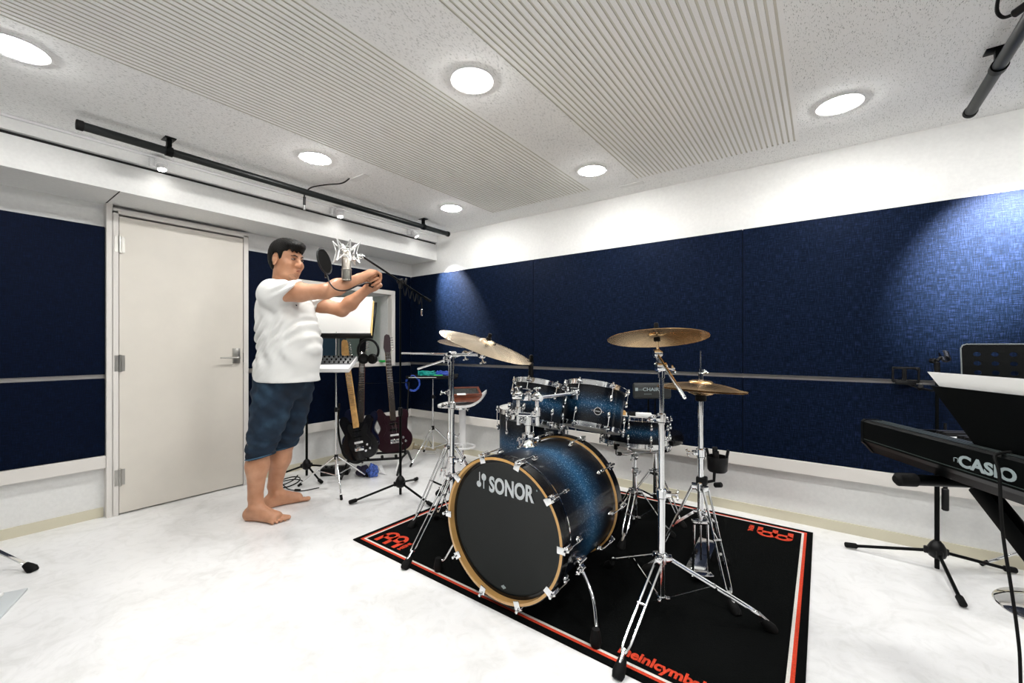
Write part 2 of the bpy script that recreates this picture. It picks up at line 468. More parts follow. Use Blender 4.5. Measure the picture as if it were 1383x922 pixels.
# rail strips below the panels and the base boards
s = MB(); s.box(((XL+XR)/2+.02, YW-.0275, .3515), (XR-XL-.04, .055, .077), bev=.003); struct(s.build('trim_2', M['trimwhite'], smooth=False))
s = MB(); s.box((XL+.026, (YN+.62)/2, .3515), (.052, .62-YN, .077), bev=.003)
s.box((XL+.026, (1.43+3.045)/2, .3515), (.052, 3.045-1.43, .077), bev=.003); struct(s.build('trim_3', M['trimwhite'], smooth=False))
s = MB(); s.box(((XL+XR)/2, YW-.004, .03), (XR-XL, .008, .06)); struct(s.build('baseboard_right', M['baseb'], smooth=False))
s = MB(); s.box((XL+.004, (YN+.615)/2, .03), (.008, .615-YN, .06)); s.box((XL+.004, (1.43+3.09)/2, .03), (.008, 3.09-1.43, .06)); struct(s.build('baseboard_left', M['baseb'], smooth=False))
# navy fabric panels
PZ = dict(upper=(.898, 1.82), lower=(.392, .872))
for (x0, x1, w) in ((-3.6195, -2.024, 'leftmost, meeting the corner'), (-2.020, -.420, 'behind the drum kit'), (-.416, 1.18, 'right of the kit, behind the piano'), (1.184, 1.97, 'far right')):
    for k, (z0, z1) in PZ.items():
        if x0 > 1: continue
        s = MB(); s.box(((x0+x1)/2, YW-.0255, (z0+z1)/2), (x1-x0, .049, z1-z0), bev=.0015)
        tag(s.build('acoustic_panel', M['fabX'], smooth=False), f'{k} navy fabric panel on the long wall, {w}', 'wall panel', 'navy panels on the long wall')
for k, (z0, z1) in PZ.items():
    s = MB(); s.box((XL+.0205, (YN+.05+.617)/2, (z0+z1)/2), (.039, .617-YN-.05, z1-z0), bev=.003)
    tag(s.build('acoustic_panel', M['fabY'], smooth=False), f'{k} dark navy fabric panel left of the door', 'wall panel', 'navy panels on the door wall')
z0, z1 = PZ['upper']; s = MB()
s.box((XL+.0205, (1.435+1.735)/2, (z0+z1)/2), (.039, .30, z1-z0)); s.box((XL+.0205, (1.735+2.833)/2, (1.647+z1)/2), (.039, 1.098, z1-1.647)); s.box((XL+.0205, (2.833+3.0495)/2, (z0+z1)/2), (.039, .2165, z1-z0))
tag(s.build('acoustic_panel', M['fabY'], smooth=False), 'dark navy fabric panel cut around the studio window behind the person', 'wall panel', 'navy panels on the door wall')
z0, z1 = PZ['lower']; s = MB(); s.box((XL+.0205, (1.435+3.0495)/2, (z0+z1-.012)/2), (.039, 3.0495-1.435, z1-z0-.012))
tag(s.build('acoustic_panel', M['fabY'], smooth=False), 'dark navy fabric panel below the studio window, behind the guitars', 'wall panel', 'navy panels on the door wall')
s = MB(); s.box((XL+.006, (YN+.617)/2, .885), (.012, .617-YN, .03)); s.box((XL+.006, (1.435+3.05)/2, .885), (.012, 3.05-1.435, .03)); s.box(((XL+XR)/2, YW-.006, .885), (XR-XL-.02, .012, .03))
struct(s.build('trim_4', M['trimwhite'], smooth=False))
# the unseen sides of the room carry the same panels
for (x0, x1) in ((-3.5, -1.75), (-1.73, .05), (.07, 1.9)):
    s = MB(); s.box(((x0+x1)/2, YN+.021, 1.10), (x1-x0, .040, 1.42), bev=.003)
    tag(s.build('acoustic_panel', M['fabX'], smooth=False), 'navy fabric panel on the wall behind the camera, outside the picture', 'wall panel', 'navy panels behind the camera')
for (y0, y1) in ((-.8, 1.0), (1.02, 3.0)):
    s = MB(); s.box((XR-.021, (y0+y1)/2, 1.10), (.04, y1-y0, 1.42), bev=.003)
    tag(s.build('acoustic_panel', M['fabY'], smooth=False), 'navy fabric panel on the far right wall, outside the picture', 'wall panel', 'navy panels on the far right wall')
s = MB(); s.box(((XL+XR)/2, YN+.0275, .3515), (XR-XL-.04, .055, .077), bev=.003); struct(s.build('trim_6', M['trimwhite'], smooth=False))
s = MB(); s.box((XR-.026, (YN+.06+YW-.06)/2, .3515), (.052, YW-YN-.12, .077), bev=.003); struct(s.build('trim_7', M['trimwhite'], smooth=False))
# corner post left of the door up to the beam
s = MB(); s.box((XL+.03, .635, .984), (.06, .03, 1.968)); struct(s.build('trim_5', M['trimwhite'], smooth=False))

# ------------------------------------------------------------------ door
d = thing('door_1', (XL, 1.03, 0), 'cream', 'door'); del d['label']; del d['category']; struct(d)
s = MB()
for y in (.661, 1.413): s.box((XL+.03, y, .965), (.06, .034, 1.93), bev=.003)
s.box((XL+.03, 1.037, 1.93), (.06, .786, .034), bev=.003)
s.mat(1); s.box((XL+.012, 1.037, .955), (.02, .735, 1.90))
s.build('door_frame', [M['trimwhite'], M['dark']], d, smooth=False)
s = MB(); s.box((XL+.034, 1.037, .955), (.04, .712, 1.892), bev=.002); leaf = s.build('door_leaf', M['cream'], d, smooth=False)
for z in (1.72, .965, .24):
    s = MB(); s.cyl((XL+.062, .683, z-.055), (XL+.062, .683, z+.055), .0085, 12, bev=.002); s.box((XL+.056, .697, z), (.004, .022, .10)); s.box((XL+.0615, .668, z), (.003, .022, .10))
    s.build('hinge', M['steel'], d)
s = MB(); s.box((XL+.0585, 1.345, 1.0), (.009, .05, .115), bev=.002); hp = s.build('handle_plate', M['steel'], leaf)
s = MB(); s.cyl((XL+.06, 1.35, .985), (XL+.105, 1.35, .985), .009, 16); s.tube([(XL+.10, 1.352, .985), (XL+.106, 1.33, .985), (XL+.106, 1.225, .987)], [.008, .008, .006], 12)
s.build('door_handle', M['steel'], leaf)
s = MB(); s.box((XL+.045, 1.395, .985), (.02, .006, .075)); s.build('strike_plate', M['black'], d)

# ------------------------------------------------------------------ studio window and the room behind it
w = thing('window_1', (XL, 2.28, .88), '', ''); del w['label']; del w['category']; struct(w)
s = MB()
FW = .045
for (a0, a1, b0, b1) in ((1.735, 2.833, 1.60, 1.645), (1.735, 2.833, .868, .912), (1.735, 1.78, .912, 1.60), (2.788, 2.833, .912, 1.60)):
    s.box((XL+.02, (a0+a1)/2, (b0+b1)/2), (.07, a1-a0, b1-b0), bev=.004)
s.build('window_frame', M['trimwhite'], w, smooth=False)
s = MB()
for (a0, a1, b0, b1) in ((1.76, 2.81, 1.598, 1.62), (1.76, 2.81, .89, .907), (1.76, 1.782, .9, 1.61), (2.787, 2.81, .9, 1.61)):
    s.box((XL-.21, (a0+a1)/2, (b0+b1)/2), (.40, a1-a0, b1-b0))
s.build('window_reveal', M['wall'], w, smooth=False)
s = MB()
for yy in (1.795, 2.13, 2.46, 2.775): s.box((XL-.40, yy, 1.252), (.03, .022, .69))
s.box((XL-.40, 2.285, 1.588), (.03, 1.0, .022)); s.box((XL-.40, 2.285, .917), (.03, 1.0, .022))
s.build('inner_sash', M['steel'], w, smooth=False)
s = MB(); s.box((XL-.13, 2.285, 1.252), (.006, .99, .68)); s.build('glass_pane', M['glass'], w, smooth=False)
# far room
X1 = -6.2; ggw = simple('grey_green_wall', (.36, .40, .37), .8)
for nm, c, sz in (('wall_control_back', (X1, 2.4, 1.1), (.1, 3.6, 2.3)), ('wall_control_left', ((X1-3.95)/2, .6, 1.1), (2.1, .1, 2.3)), ('wall_control_right', ((X1-3.95)/2, 4.2, 1.1), (2.1, .1, 2.3)),
                  ('floor_control', ((X1-3.95)/2, 2.4, -.06), (2.35, 3.7, .1)), ('ceiling_control', ((X1-3.95)/2, 2.4, 2.31), (2.35, 3.7, .1))):
    s = MB(); s.box(c, sz); struct(s.build(nm, ggw, smooth=False))
s = MB()
for (a0, a1, b0, b1) in ((.6, 1.76, 0, 2.3), (2.81, 4.2, 0, 2.3), (1.76, 2.81, 0, .89), (1.76, 2.81, 1.62, 2.3)): s.box((XL-.20, (a0+a1)/2, (b0+b1)/2), (.1, a1-a0, b1-b0))
struct(s.build('wall_control_front', ggw, smooth=False))
t = thing('ceiling_light', (-5.2, 2.9, 2.24), 'added white panel light for the control room, out of view above the window', 'ceiling light')  # unseen panel put in to brighten the room behind the glass
s = MB(); s.box((-5.2, 2.9, 2.245), (.62, .62, .01), bev=.002); s.build('frame', M['white'], t, smooth=False)
s = MB(); s.box((-5.2, 2.9, 2.236), (.58, .58, .006)); s.build('diffuser', M['farlamp'], t, smooth=False)
t = thing('control_room_door', (-6.12, 3.35, 0), 'dark blue door on the far side of the control room behind the glass', 'door')
s = MB(); s.box((-6.13, 3.45, 1.0), (.03, .8, 2.0), bev=.004); s.build('door_leaf', simple('slate_blue_paint', (.05, .09, .15), .5), t, smooth=False)
s = MB(); s.rod((-6.10, 3.15, 1.0), (-6.06, 3.15, 1.0), .01); s.rod((-6.06, 3.15, 1.0), (-6.06, 3.26, 1.0), .009); s.build('handle', M['steel'], t)

# ------------------------------------------------------------------ downlights
proto = None
where = {(0, 0): 'left end of the ceiling, cut by the picture edge', (0, 1): 'between the left ribbed strip and the black pipe, above the person', (0, 2): 'near the far corner, next to the end of the black pipe',
         (1, 1): 'between the two ribbed strips, nearer of the two', (1, 2): 'between the two ribbed strips, near the long wall', (2, 2): 'right of the right ribbed strip, near the long wall'}
for i, x in enumerate((-2.493, -1.218, .06, 1.335)):
    for j, y in enumerate((.176, 1.362, 2.53)):
        lab = 'round white ceiling downlight ' + where.get((i, j), f'out of the picture, row {i+1} beside the camera')
        if (i, j) not in where: lab = 'round white ceiling downlight above and behind the camera'
        if proto is None:
            proto = thing('ceiling_light', (x, y, ZC), lab, 'ceiling light', 'ceiling downlights'); c = proto
            s = MB(); s.lathe([(.078, 0), (.092, 0), (.094, -.003), (.092, -.006), (.080, -.005), (.078, 0)], (x, y, ZC), seg=40); s.build('trim_ring', M['white'], c)
            s = MB(); s.lathe([(0, -.020), (.030, -.0185), (.055, -.014), (.070, -.008), (.078, -.001), (0, -.001)], (x, y, ZC), seg=40); s.build('diffuser', M['lamp'], c)
        else:
            c = copy_tree(proto); c.location = (x, y, ZC); c['label'] = lab
# ------------------------------------------------------------------ black pipes
def pipe(x, y0, y1, ybr, label, rr=.021):
    t = thing('ceiling_pipe', (x, (y0+y1)/2, 2.15), label, 'pipe', 'black hanging pipes')
    s = MB(); s.cyl((x, y0, 2.15), (x, y1, 2.15), rr, 24); s.build('pipe', M['pipe'], t)
    for y, dy in ((y0, -1), (y1, 1)):
        s = MB(); s.cyl((x, y-.02*dy, 2.15), (x, y+.006*dy, 2.15), rr+.0035, 24, bev=.002); s.build('end_cap', M['rubber'], t)
    for y in ybr:
        s = MB(); s.box((x, y, ZC-.003), (.075, .05, .006), bev=.001); s.box((x, y, (2.165+ZC)/2), (.022, .022, ZC-2.165)); s.cyl((x, y-.016, 2.15), (x, y+.016, 2.15), rr+.005, 24)
        s.build('bracket', M['blackmetal'], t)
    return t
pipe(-2.915, .40, 2.915, (.755, 2.60), 'long black pipe hung under the ceiling along the door wall')
pipe(.541, .9, 2.817, (2.42,), 'black pipe hung under the ceiling at top right of the picture')
# cable that loops over the left pipe, with a plug hanging from it
t = thing('hanging_plug', (-2.93, 1.50, 2.15), 'short black cord with a metal plug dangling from the left ceiling pipe', 'cable')
s = MB(); s.tube(smoothpts([(-2.60, 1.66, 2.215), (-2.66, 1.64, 2.19), (-2.78, 1.60, 2.195), (-2.88, 1.56, 2.19), (-2.915, 1.54, 2.173), (-2.945, 1.53, 2.15), (-2.945, 1.53, 2.12)]), .0045, 8); s.build('cord', M['rubber'], t)
s = MB(); s.cyl((-2.945, 1.53, 2.125), (-2.948, 1.53, 2.065), .009, 16, bev=.002); pl = s.build('plug_body', M['black'], t)
s = MB(); s.cyl((-2.948, 1.53, 2.068), (-2.949, 1.53, 2.035), .0085, 16, bev=.001); s.build('metal_tip', M['chrome'], pl)
t = thing('hanging_plug', (.5, 1.95, 2.1), 'black connector with silver tip on the right ceiling pipe, at the top corner', 'cable')
s = MB(); s.cyl((.487, 2.035, 2.135), (.525, 1.985, 2.14), .013, 16, bev=.003); pl = s.build('plug_body', M['black'], t)
s = MB(); s.cyl((.524, 1.987, 2.14), (.56, 1.945, 2.143), .0095, 16, bev=.001); s.build('metal_tip', M['chrome'], pl)
s = MB(); s.tube(smoothpts([(.489, 2.033, 2.135), (.468, 2.045, 2.14), (.448, 2.02, 2.155), (.44, 1.96, 2.175), (.44, 1.9, 2.2)]), .005, 8); s.build('cord', M['rubber'], t)
# ceiling hatch marks (flush detector plates)
for (x, y, lab) in ((-1.10, 2.92, 'small flush white rectangular ceiling plate near the long wall'), (-2.55, 1.70, 'small flush white ceiling plate above the black cord')):
    s = MB(); s.box((x, y, ZC-.0015), (.17, .05, .003), bev=.001); tag(s.build('ceiling_plate', M['wall'], smooth=False), lab, 'ceiling plate')

# ------------------------------------------------------------------ track spotlights on the beam
def spot(y, aim, label, power, cone=75):
    o = V(-3.235, y, 2.19)
    t = thing('track_spotlight', o, label, 'spotlight', 'spotlights on the beam track')
    s = MB(); s.box((-3.238, y, 2.175), (.03, .09, .05), bev=.004); s.build('track_adapter', M['white'], t)
    a = Vector(aim).normalized(); p = V(-3.195, y, 2.165)
    s = MB(); s.rod((-3.225, y, 2.175), p, .006); s.cyl(p-a*.03, p+a*.035, .024, 20, bev=.003)
    for k in range(3): s.lathe([(.024, 0), (.029, .001), (.029, .004), (.024, .005)], p-a*(.02-.012*k), a, 20)
    hd = s.build('lamp_head', M['white'], t)
    s = MB(); s.lathe([(0, .0), (.012, -.0005), (.0205, -.002), (.0205, .001), (0, .002)], p+a*.037, a, 20); s.build('lens', M['spotlamp'], hd)
    ld = bpy.data.lights.new('spot_beam', 'SPOT'); ld.energy = power; ld.spot_size = R(cone); ld.spot_blend = 1. if cone < 60 else .7; ld.shadow_soft_size = .02; ld.color = (1, .97, .92)
    lo = bpy.data.objects.new('spot_beam', ld); COL.objects.link(lo); lo.parent = t
    lo.location = p+a*.045-o; lo.rotation_euler = a.to_track_quat('-Z', 'Y').to_euler()
    return t
spot(.789, (.18, .1, -1), 'white track spotlight under the black pipe, above the door', 9)
spot(1.949, (.25, .05, -1), 'middle white track spotlight on the beam, behind the person', 22)
spot(2.74, (.21, .31, -.56), 'white track spotlight nearest the corner, aimed at the long wall', 460, 50)
s = MB(); s.box((-3.248, 1.1, 2.213), (.02, 3.9, .012)); tag(s.build('light_track', M['white'], smooth=False), 'slim white light track running along the beam under the ceiling', 'light track')
# added wall washer, unseen beyond the right edge, makes the long wall's bright patch
t = thing('added_wall_spotlight', (.95, 2.45, ZC), 'added white ceiling spotlight out of the picture, washing the long wall', 'spotlight')
s = MB(); s.cyl((.95, 2.45, ZC), (.95, 2.45, ZC-.012), .04, 24, bev=.002); s.rod((.95, 2.45, ZC-.01), (.95, 2.45, ZC-.05), .007); s.build('mount', M['white'], t)
a = Vector((-.27, .60, -.60)).normalized(); p = V(.95, 2.45, ZC-.06)
s = MB(); s.cyl(p-a*.035, p+a*.04, .026, 24, bev=.003); hd = s.build('lamp_head', M['white'], t)
s = MB(); s.lathe([(0, .0), (.022, -.001), (.022, .001), (0, .002)], p+a*.042, a, 20); s.build('lens', M['spotlamp'], hd)
ld = bpy.data.lights.new('spot_beam', 'SPOT'); ld.energy = 1150; ld.spot_size = R(42); ld.spot_blend = 1.; ld.shadow_soft_size = .02; ld.color = (1, .98, .95)
lo = bpy.data.objects.new('spot_beam', ld); COL.objects.link(lo); lo.parent = t; lo.location = p+a*.05-Vector(t.location); lo.rotation_euler = a.to_track_quat('-Z', 'Y').to_euler()
# ------------------------------------------------------------------ rug
RC = [(-2.10, 1.362), (-.046, 1.328), (-.050, 2.977), (-2.088, 2.995)]
def rq(u, v): 
    a, b, c, d_ = [Vector(p) for p in RC]
    return a*(1-u)*(1-v)+b*u*(1-v)+c*u*v+d_*(1-u)*v
rug = thing('drum_rug', (-1.07, 2.16, 0), 'large black rug with red and white border stripes under the drum kit', 'rug')
s = MB()
wx, wy = 2.05, 1.65
ins = [(0, 0), (.028, 0), (.041, 1), (.052, 2)]
def corners(i): 
    ux, uy = i/wx, i/wy
    return [rq(ux, uy), rq(1-ux, uy), rq(1-ux, 1-uy), rq(ux, 1-uy)]
rings = [corners(0), corners(.028), corners(.041), corners(.052)]
TH = .006
for k, mi in ((0, 0), (1, 1), (2, 2)):
    s.mat(mi)
    A, B = rings[k], rings[k+1]
    for q in range(4):
        q2 = (q+1) % 4
        s.add([(*A[q], TH), (*A[q2], TH), (*B[q2], TH), (*B[q], TH)], [[0, 1, 2, 3]])
s.mat(0)
A = rings[3]; s.add([(*p, TH) for p in A], [[0, 1, 2, 3]])
A = rings[0]
for q in range(4):
    q2 = (q+1) % 4; s.add([(*A[q], 0), (*A[q2], 0), (*A[q2], TH), (*A[q], TH)], [[0, 1, 2, 3]])
s.add([(*p, 0.0005) for p in A], [[3, 2, 1, 0]])
s.build('pile', [M['rugblack'], M['rugred'], M['rugwhite']], rug, smooth=False)
def rug_logo(ox, oy, sgn):
    # two open rings on three short stems; local frame 0.20 wide, rotated by half a turn on the far side
    def P(x, y): return (ox+sgn*x, oy+sgn*y)
    s = MB()
    def pr(out, holes=()): s.prism([P(*p) for p in out], .0012, (0, 0, TH), holes=[[P(*p) for p in h] for h in holes])
    def circ(cx, cy, r, n=28, a0=0, a1=2*PI): return [(cx+r*math.cos(a0+(a1-a0)*k/n), cy+r*math.sin(a0+(a1-a0)*k/n)) for k in range(n if abs(a1-a0-2*PI) < 1e-6 else n+1)]
    for cx in (.048, .124):
        top = circ(cx, .080, .047, 24, 0, PI)
        out = top+[(cx-.047, .062), (cx-.030, .046), (cx+.030, .046), (cx+.047, .062)]
        pr(out, [circ(cx, .088, .021, 20)[::-1]])
    for x0 in (.000, .074, .148):
        pr([(x0, .0), (x0+.026, .0), (x0+.026, .078), (x0, .078)])
    o = s.build('logo_mark', M['rugred'], rug, smooth=False)
    rot = basis((0, sgn, 0), (-sgn, 0, 0), (0, 0, 1))
    text('MEINL', .034, .0006, M['rugred'], rug, (ox+sgn*.217, oy+sgn*.002, TH+.0008), rot, bold=.0012, name='small_lettering')
rug_logo(-2.005, 1.430, 1)
rug_logo(-.138, 2.882, -1)
text('meinlcymbals', .062, .0006, M['rugred'], rug, (-.583, 1.412, TH+.0008), Matrix.Rotation(R(-1), 3, 'Z'), bold=.0022, sx=.92)

# ------------------------------------------------------------------ drum hardware helpers
def hoopprof(ri, ro, z0, z1, lip=.004):
    return [(ri, z0), (ro+lip, z0), (ro+lip, z0+.003), (ro, z0+.004), (ro, z1-.004), (ro+lip*.6, z1-.003), (ro+lip*.6, z1), (ri, z1), (ri, z0)]
def drum(t, c, ax, rad, h, lugs, head_top, phase=0., split=True, hoop=.026, lug_len=.05, badge=None):
    """shell from c along ax; c is the centre of the lower edge"""
    c = Vector(c); ax = Vector(ax).normalized(); Q = rot_to(ax)
    s = MB(); s.lathe([(rad, .004), (rad, h-.004)], c, rot=Q, seg=64); sh = s.build('shell', M['shell'], t)
    for nm, z, m in (('top_head', h+.003, head_top), ('bottom_head', -.003, M['whitehead'])):
        s = MB(); s.lathe([(0, z-.001), (rad-.004, z-.001), (rad+.001, z-.004), (rad+.001, z-.001), (rad-.004, z+.001), (0, z+.001)], c, rot=Q, seg=48)
        s.build(nm, m, t)
    for nm, za, zb in (('top_hoop', h-.016, h-.016+hoop), ('bottom_hoop', -.010, .014)):
        s = MB(); s.lathe(hoopprof(rad+.003, rad+.006, za, zb), c, rot=Q, seg=64)
        for k in range(lugs):
            a = phase+2*PI*k/lugs; d = Q @ V(math.cos(a), math.sin(a), 0); zz = (za+zb)/2
            s.box(c+d*(rad+.014)+ax*zz, (.014, .020, .016), Q @ Matrix.Rotation(a, 3, 'Z'), bev=.003)
        s.build(nm, M['chrome'], t)
    for k in range(lugs):
        a = phase+2*PI*k/lugs; d = Q @ V(math.cos(a), math.sin(a), 0); Rk = Q @ Matrix.Rotation(a, 3, 'Z')
        zs = [(h*.70, h), (h*.30, 0)] if split else [(h*.5, h), (h*.5, 0)]
        for zl, ze in zs:
            s = MB()
            s.sphere(c+d*(rad+.009)+ax*zl, 1., 12, 8, sc=(.011, .009, .019), rot=Rk)
            s.cyl(c+d*(rad+.003)+ax*zl, c+d*(rad+.012)+ax*zl, .008, 12)
            s.rod(c+d*(rad+.014)+ax*zl, c+d*(rad+.014)+ax*(ze+(.004 if ze > 0 else -.004)), .0026, 8)
            e = c+d*(rad+.014)+ax*(ze+(.010 if ze > 0 else -.012)); s.cyl(e-ax*.008, e+ax*.006, .0052, 8)
            s.build('lug', M['chrome'], t)
    if badge is not None:
        d = Vector(badge).normalized(); zc = h*.52
        xs_ = ax.cross(d).normalized(); o = c+ax*zc+d*(rad+.0008); B = basis(xs_, ax, d)
        s = MB(); n = 40
        def oval(r1, r2): return [(r1*math.cos(2*PI*k/n), r2*math.sin(2*PI*k/n)) for k in range(n)]
        s.prism(oval(.019, .019), .0035, o, B); s.prism(oval(.030, .006), .0030, o, B); b = s.build('badge', M['chrome'], t)
        s = MB(); s.prism(oval(.0155, .0155), .001, o+d*.0035, B)
        for sx_ in (-.0235, .0235): s.prism([(sx_+.0035*math.cos(2*PI*k/12), .0035*math.sin(2*PI*k/12)) for k in range(12)], .001, o+d*.003, B)
        s.build('badge_face', M['black'], b)
        text('SONOR', .0065, .0003, M['silverink'], b, o+d*.0050-xs_*.0125-ax*.0025, B, name='badge_lettering', bold=.0002)
    return sh
def foot(t, p, d, r=.017, ln=.05, name='rubber_foot'):
    p = Vector(p); d = Vector(d).normalized()
    s = MB(); s.lathe([(0, 0), (r*.9, 0), (r*1.15, ln*.25), (r, ln*.6), (r*.7, ln), (0, ln)], p, -d, 16)
    return s.build(name, M['rubber'], t)
def double_tripod(t, c, angs, Rf, hubz, colz, zend=.05, zf=.02, r=.0045):
    """two-rod chrome legs on a base tube; c = xy centre"""
    c = V(c[0], c[1], 0)
    s = MB(); s.cyl(c+V(0, 0, hubz-.02), c+V(0, 0, hubz+.022), .021, 20, bev=.003); 
    for a in angs:
        d = V(math.cos(a), math.sin(a), 0); s.box(c+d*.027+V(0, 0, hubz), (.026, .030, .026), Matrix.Rotation(a, 3, 'Z'), bev=.004)
    s.build('leg_collar', M['chrome'], t)
    s = MB(); s.cyl(c+V(0, 0, colz-.014), c+V(0, 0, colz+.014), .018, 18, bev=.003)
    for a in angs:
        d = V(math.cos(a), math.sin(a), 0); s.box(c+d*.022+V(0, 0, colz), (.02, .016, .016), Matrix.Rotation(a, 3, 'Z'), bev=.003)
    s.build('brace_collar', M['chrome'], t)
    for a in angs:
        d = V(math.cos(a), math.sin(a), 0); n = V(-d.y, d.x, 0)
        A = c+d*.038+V(0, 0, hubz-.004); B = c+d*(Rf-.045)+V(0, 0, zf+.040); E = c+d*Rf+V(0, 0, zf)
        s = MB()
        for q in (-1, 1):
            s.tube(smoothpts([A+n*.013*q, A.lerp(B, .5)+n*.013*q, A.lerp(B, .92)+n*.012*q, B+n*.004*q], 3), r, 8)
        M1 = A.lerp(B, .5); s.cyl(M1-n*.018, M1+n*.018, .005, 10)
        s.cyl(B-(E-B)*.2, E-(E-B)*.25, .007, 10)
        lg = s.build('leg', M['chrome'], t)
        foot(lg, E+V(0, 0, -.018)+d*.004, (d+V(0, 0, -.9)), .0185, .062)
        s = MB(); s.box((M1+c+d*.025+V(0, 0, colz))/2, ((M1-(c+d*.025+V(0, 0, colz))).length, .011, .0035), rot_to(M1-(c+d*.025+V(0, 0, colz))) @ Matrix.Rotation(PI/2, 3, 'Y'))
        s.build('brace', M['chrome'], lg)
def wing(s, p, d, size=.018):
    p = Vector(p); d = Vector(d).normalized(); u = d.orthogonal().normalized()
    s.cyl(p, p+d*.026, .0045, 10); s.cyl(p+d*.018, p+d*.030, .008, 10)
    for q in (-1, 1): s.sphere(p+d*.028+u*q*size*.75, 1., 10, 6, sc=(.005, .005, size*.6), rot=rot_to(u))
def clamp(t, p, r=.021, h=.036, d=(1, 0, 0), name='height_clamp'):
    p = Vector(p); s = MB(); s.cyl(p-V(0, 0, h/2), p+V(0, 0, h/2), r, 20, bev=.004); s.cyl(p-V(0, 0, h/2+.006), p-V(0, 0, h/2), r*.82, 20)
    d = Vector(d).normalized(); s.box(p+d*(r+.006), (.022, .020, .022), rot_to(d), bev=.003); wing(s, p+d*(r+.012), d)
    return s.build(name, M['chrome'], t)
def cymbal_prof(Rr, bell_r, bell_h, bow):
    pts = [(.006, bell_h+bow)]
    for k in range(1, 7): 
        a = k/6*PI/2; pts.append((bell_r*math.sin(a), bow+bell_h*math.cos(a)))
    for k in range(1, 13):
        u = k/12; r = bell_r+(Rr-bell_r)*u; pts.append((r, bow*(1-u**1.6)))
    low = [(r, z-.0016) for r, z in pts][::-1]
    return pts+low
def cymbal(t, c, n, Rr, mat, name='cymbal', bell=None, bow=None, flip=False, parentname=None, stack=True):
    Q = rot_to(n)
    s = MB(); s.uvmode = 'l'
    pr = cymbal_prof(Rr, bell or Rr*.20, .016, bow or Rr*.085)
    if flip: pr = [(r, -z) for r, z in pr]
    zoff = -(bow or Rr*.085)*.5 if not flip else (bow or Rr*.085)*.5
    pr = [(r, z+zoff) for r, z in pr]
    s.lathe(pr, c, rot=Q, seg=96)
    return s.build(name, mat, t, sharp=60)
def tilter(t, base, c, n, jdir):
    """from the boom end 'base' up to the cymbal centre c along its normal n"""
    c = Vector(c); n = Vector(n).normalized(); base = Vector(base)
    low = c-n*.055
    s = MB(); jd = Vector(jdir).normalized()
    s.cyl(base-jd*.014, base+jd*.014, .017, 20, bev=.003); s.tube([base, base.lerp(low, .6), low, c+n*.045], [.007, .007, .006, .0035], 12)
    s.cyl(base+jd*.014, base+jd*.022, .013, 16, bev=.002); wing(s, base-V(0, 0, .012), V(0.2, 0, -1), .014)
    o = s.build('tilter', M['chrome'], t)
    s = MB(); s.cyl(c-n*.022, c-n*.004, .014, 16, bev=.003); s.cyl(c+n*.022, c+n*.038, .0135, 16, bev=.003); s.cyl(c+n*.038, c+n*.058, .0095, 12, bev=.003)
    s.build('felt_and_nut', M['rubber'], o)
def cym_stand(base, angs, Rf, label, hubz, colz, tubes, boom, cc, cn, topz, group):
    x, y = base[0], base[1]
    t = thing('cymbal_stand', (x, y, TH), label, 'cymbal stand', group)
    double_tripod(t, (x, y), angs, Rf, hubz, colz)
    z0 = colz-.03
    for (za, zb, r) in tubes:
        s = MB(); s.cyl((x, y, za), (x, y, zb), r, 24, bev=.001); s.build('tube', M['chrome'], t)
    for i, (za, zb, r) in enumerate(tubes[:-1]):
        clamp(t, (x, y, zb-.008), r+.006, .038, d=UR*(-1 if i % 2 else 1)+UF*-.4)
    A, B = Vector(boom[0]), Vector(boom[1]); bd = (B-A).normalized(); C0 = V(x, y, topz)
    s = MB(); s.cyl(C0-V(0, 0, .035), C0, .014, 16, bev=.002); side = bd.cross(V(0, 0, 1)).normalized()
    s.cyl(C0-side*.022+V(0, 0, .006), C0+side*.022+V(0, 0, .006), .019, 20, bev=.004); wing(s, C0+side*.022, side); s.build('boom_clamp', M['chrome'], t)
    s = MB(); s.cyl(A, B, .0068, 14, bev=.002); s.build('boom_arm', M['chrome'], t)
    tilter(t, B, cc, cn, side)
    return t
def W2(l, d, z): return V(l*math.cos(YAW)-d*math.sin(YAW), l*math.sin(YAW)+d*math.cos(YAW), z)
zt = 1.08
# front right stand with the ride
cR = (-.519, 1.704); ccR = V(-.569, 1.804, 1.118); cnR = V(-.10, .15, .983)
stR = cym_stand(cR, (R(-92.7), R(23.5), R(145.4)), .40, 'tall chrome cymbal stand at the right front of the kit holding the gold cymbal', .235, .075,
          [(.05, .50, .0142), (.49, .80, .0120), (.79, .965, .0095)], (V(-.395, 1.565, .893), V(-.553, 1.752, 1.045)), ccR, cnR, .985, 'boom cymbal stands')
t = cymbal(None, ccR, cnR, .205, M['cymbal'], bell=.038, bow=.020); tag(t, 'golden bronze cymbal on the tall right stand, seen from below', 'cymbal', 'cymbals')
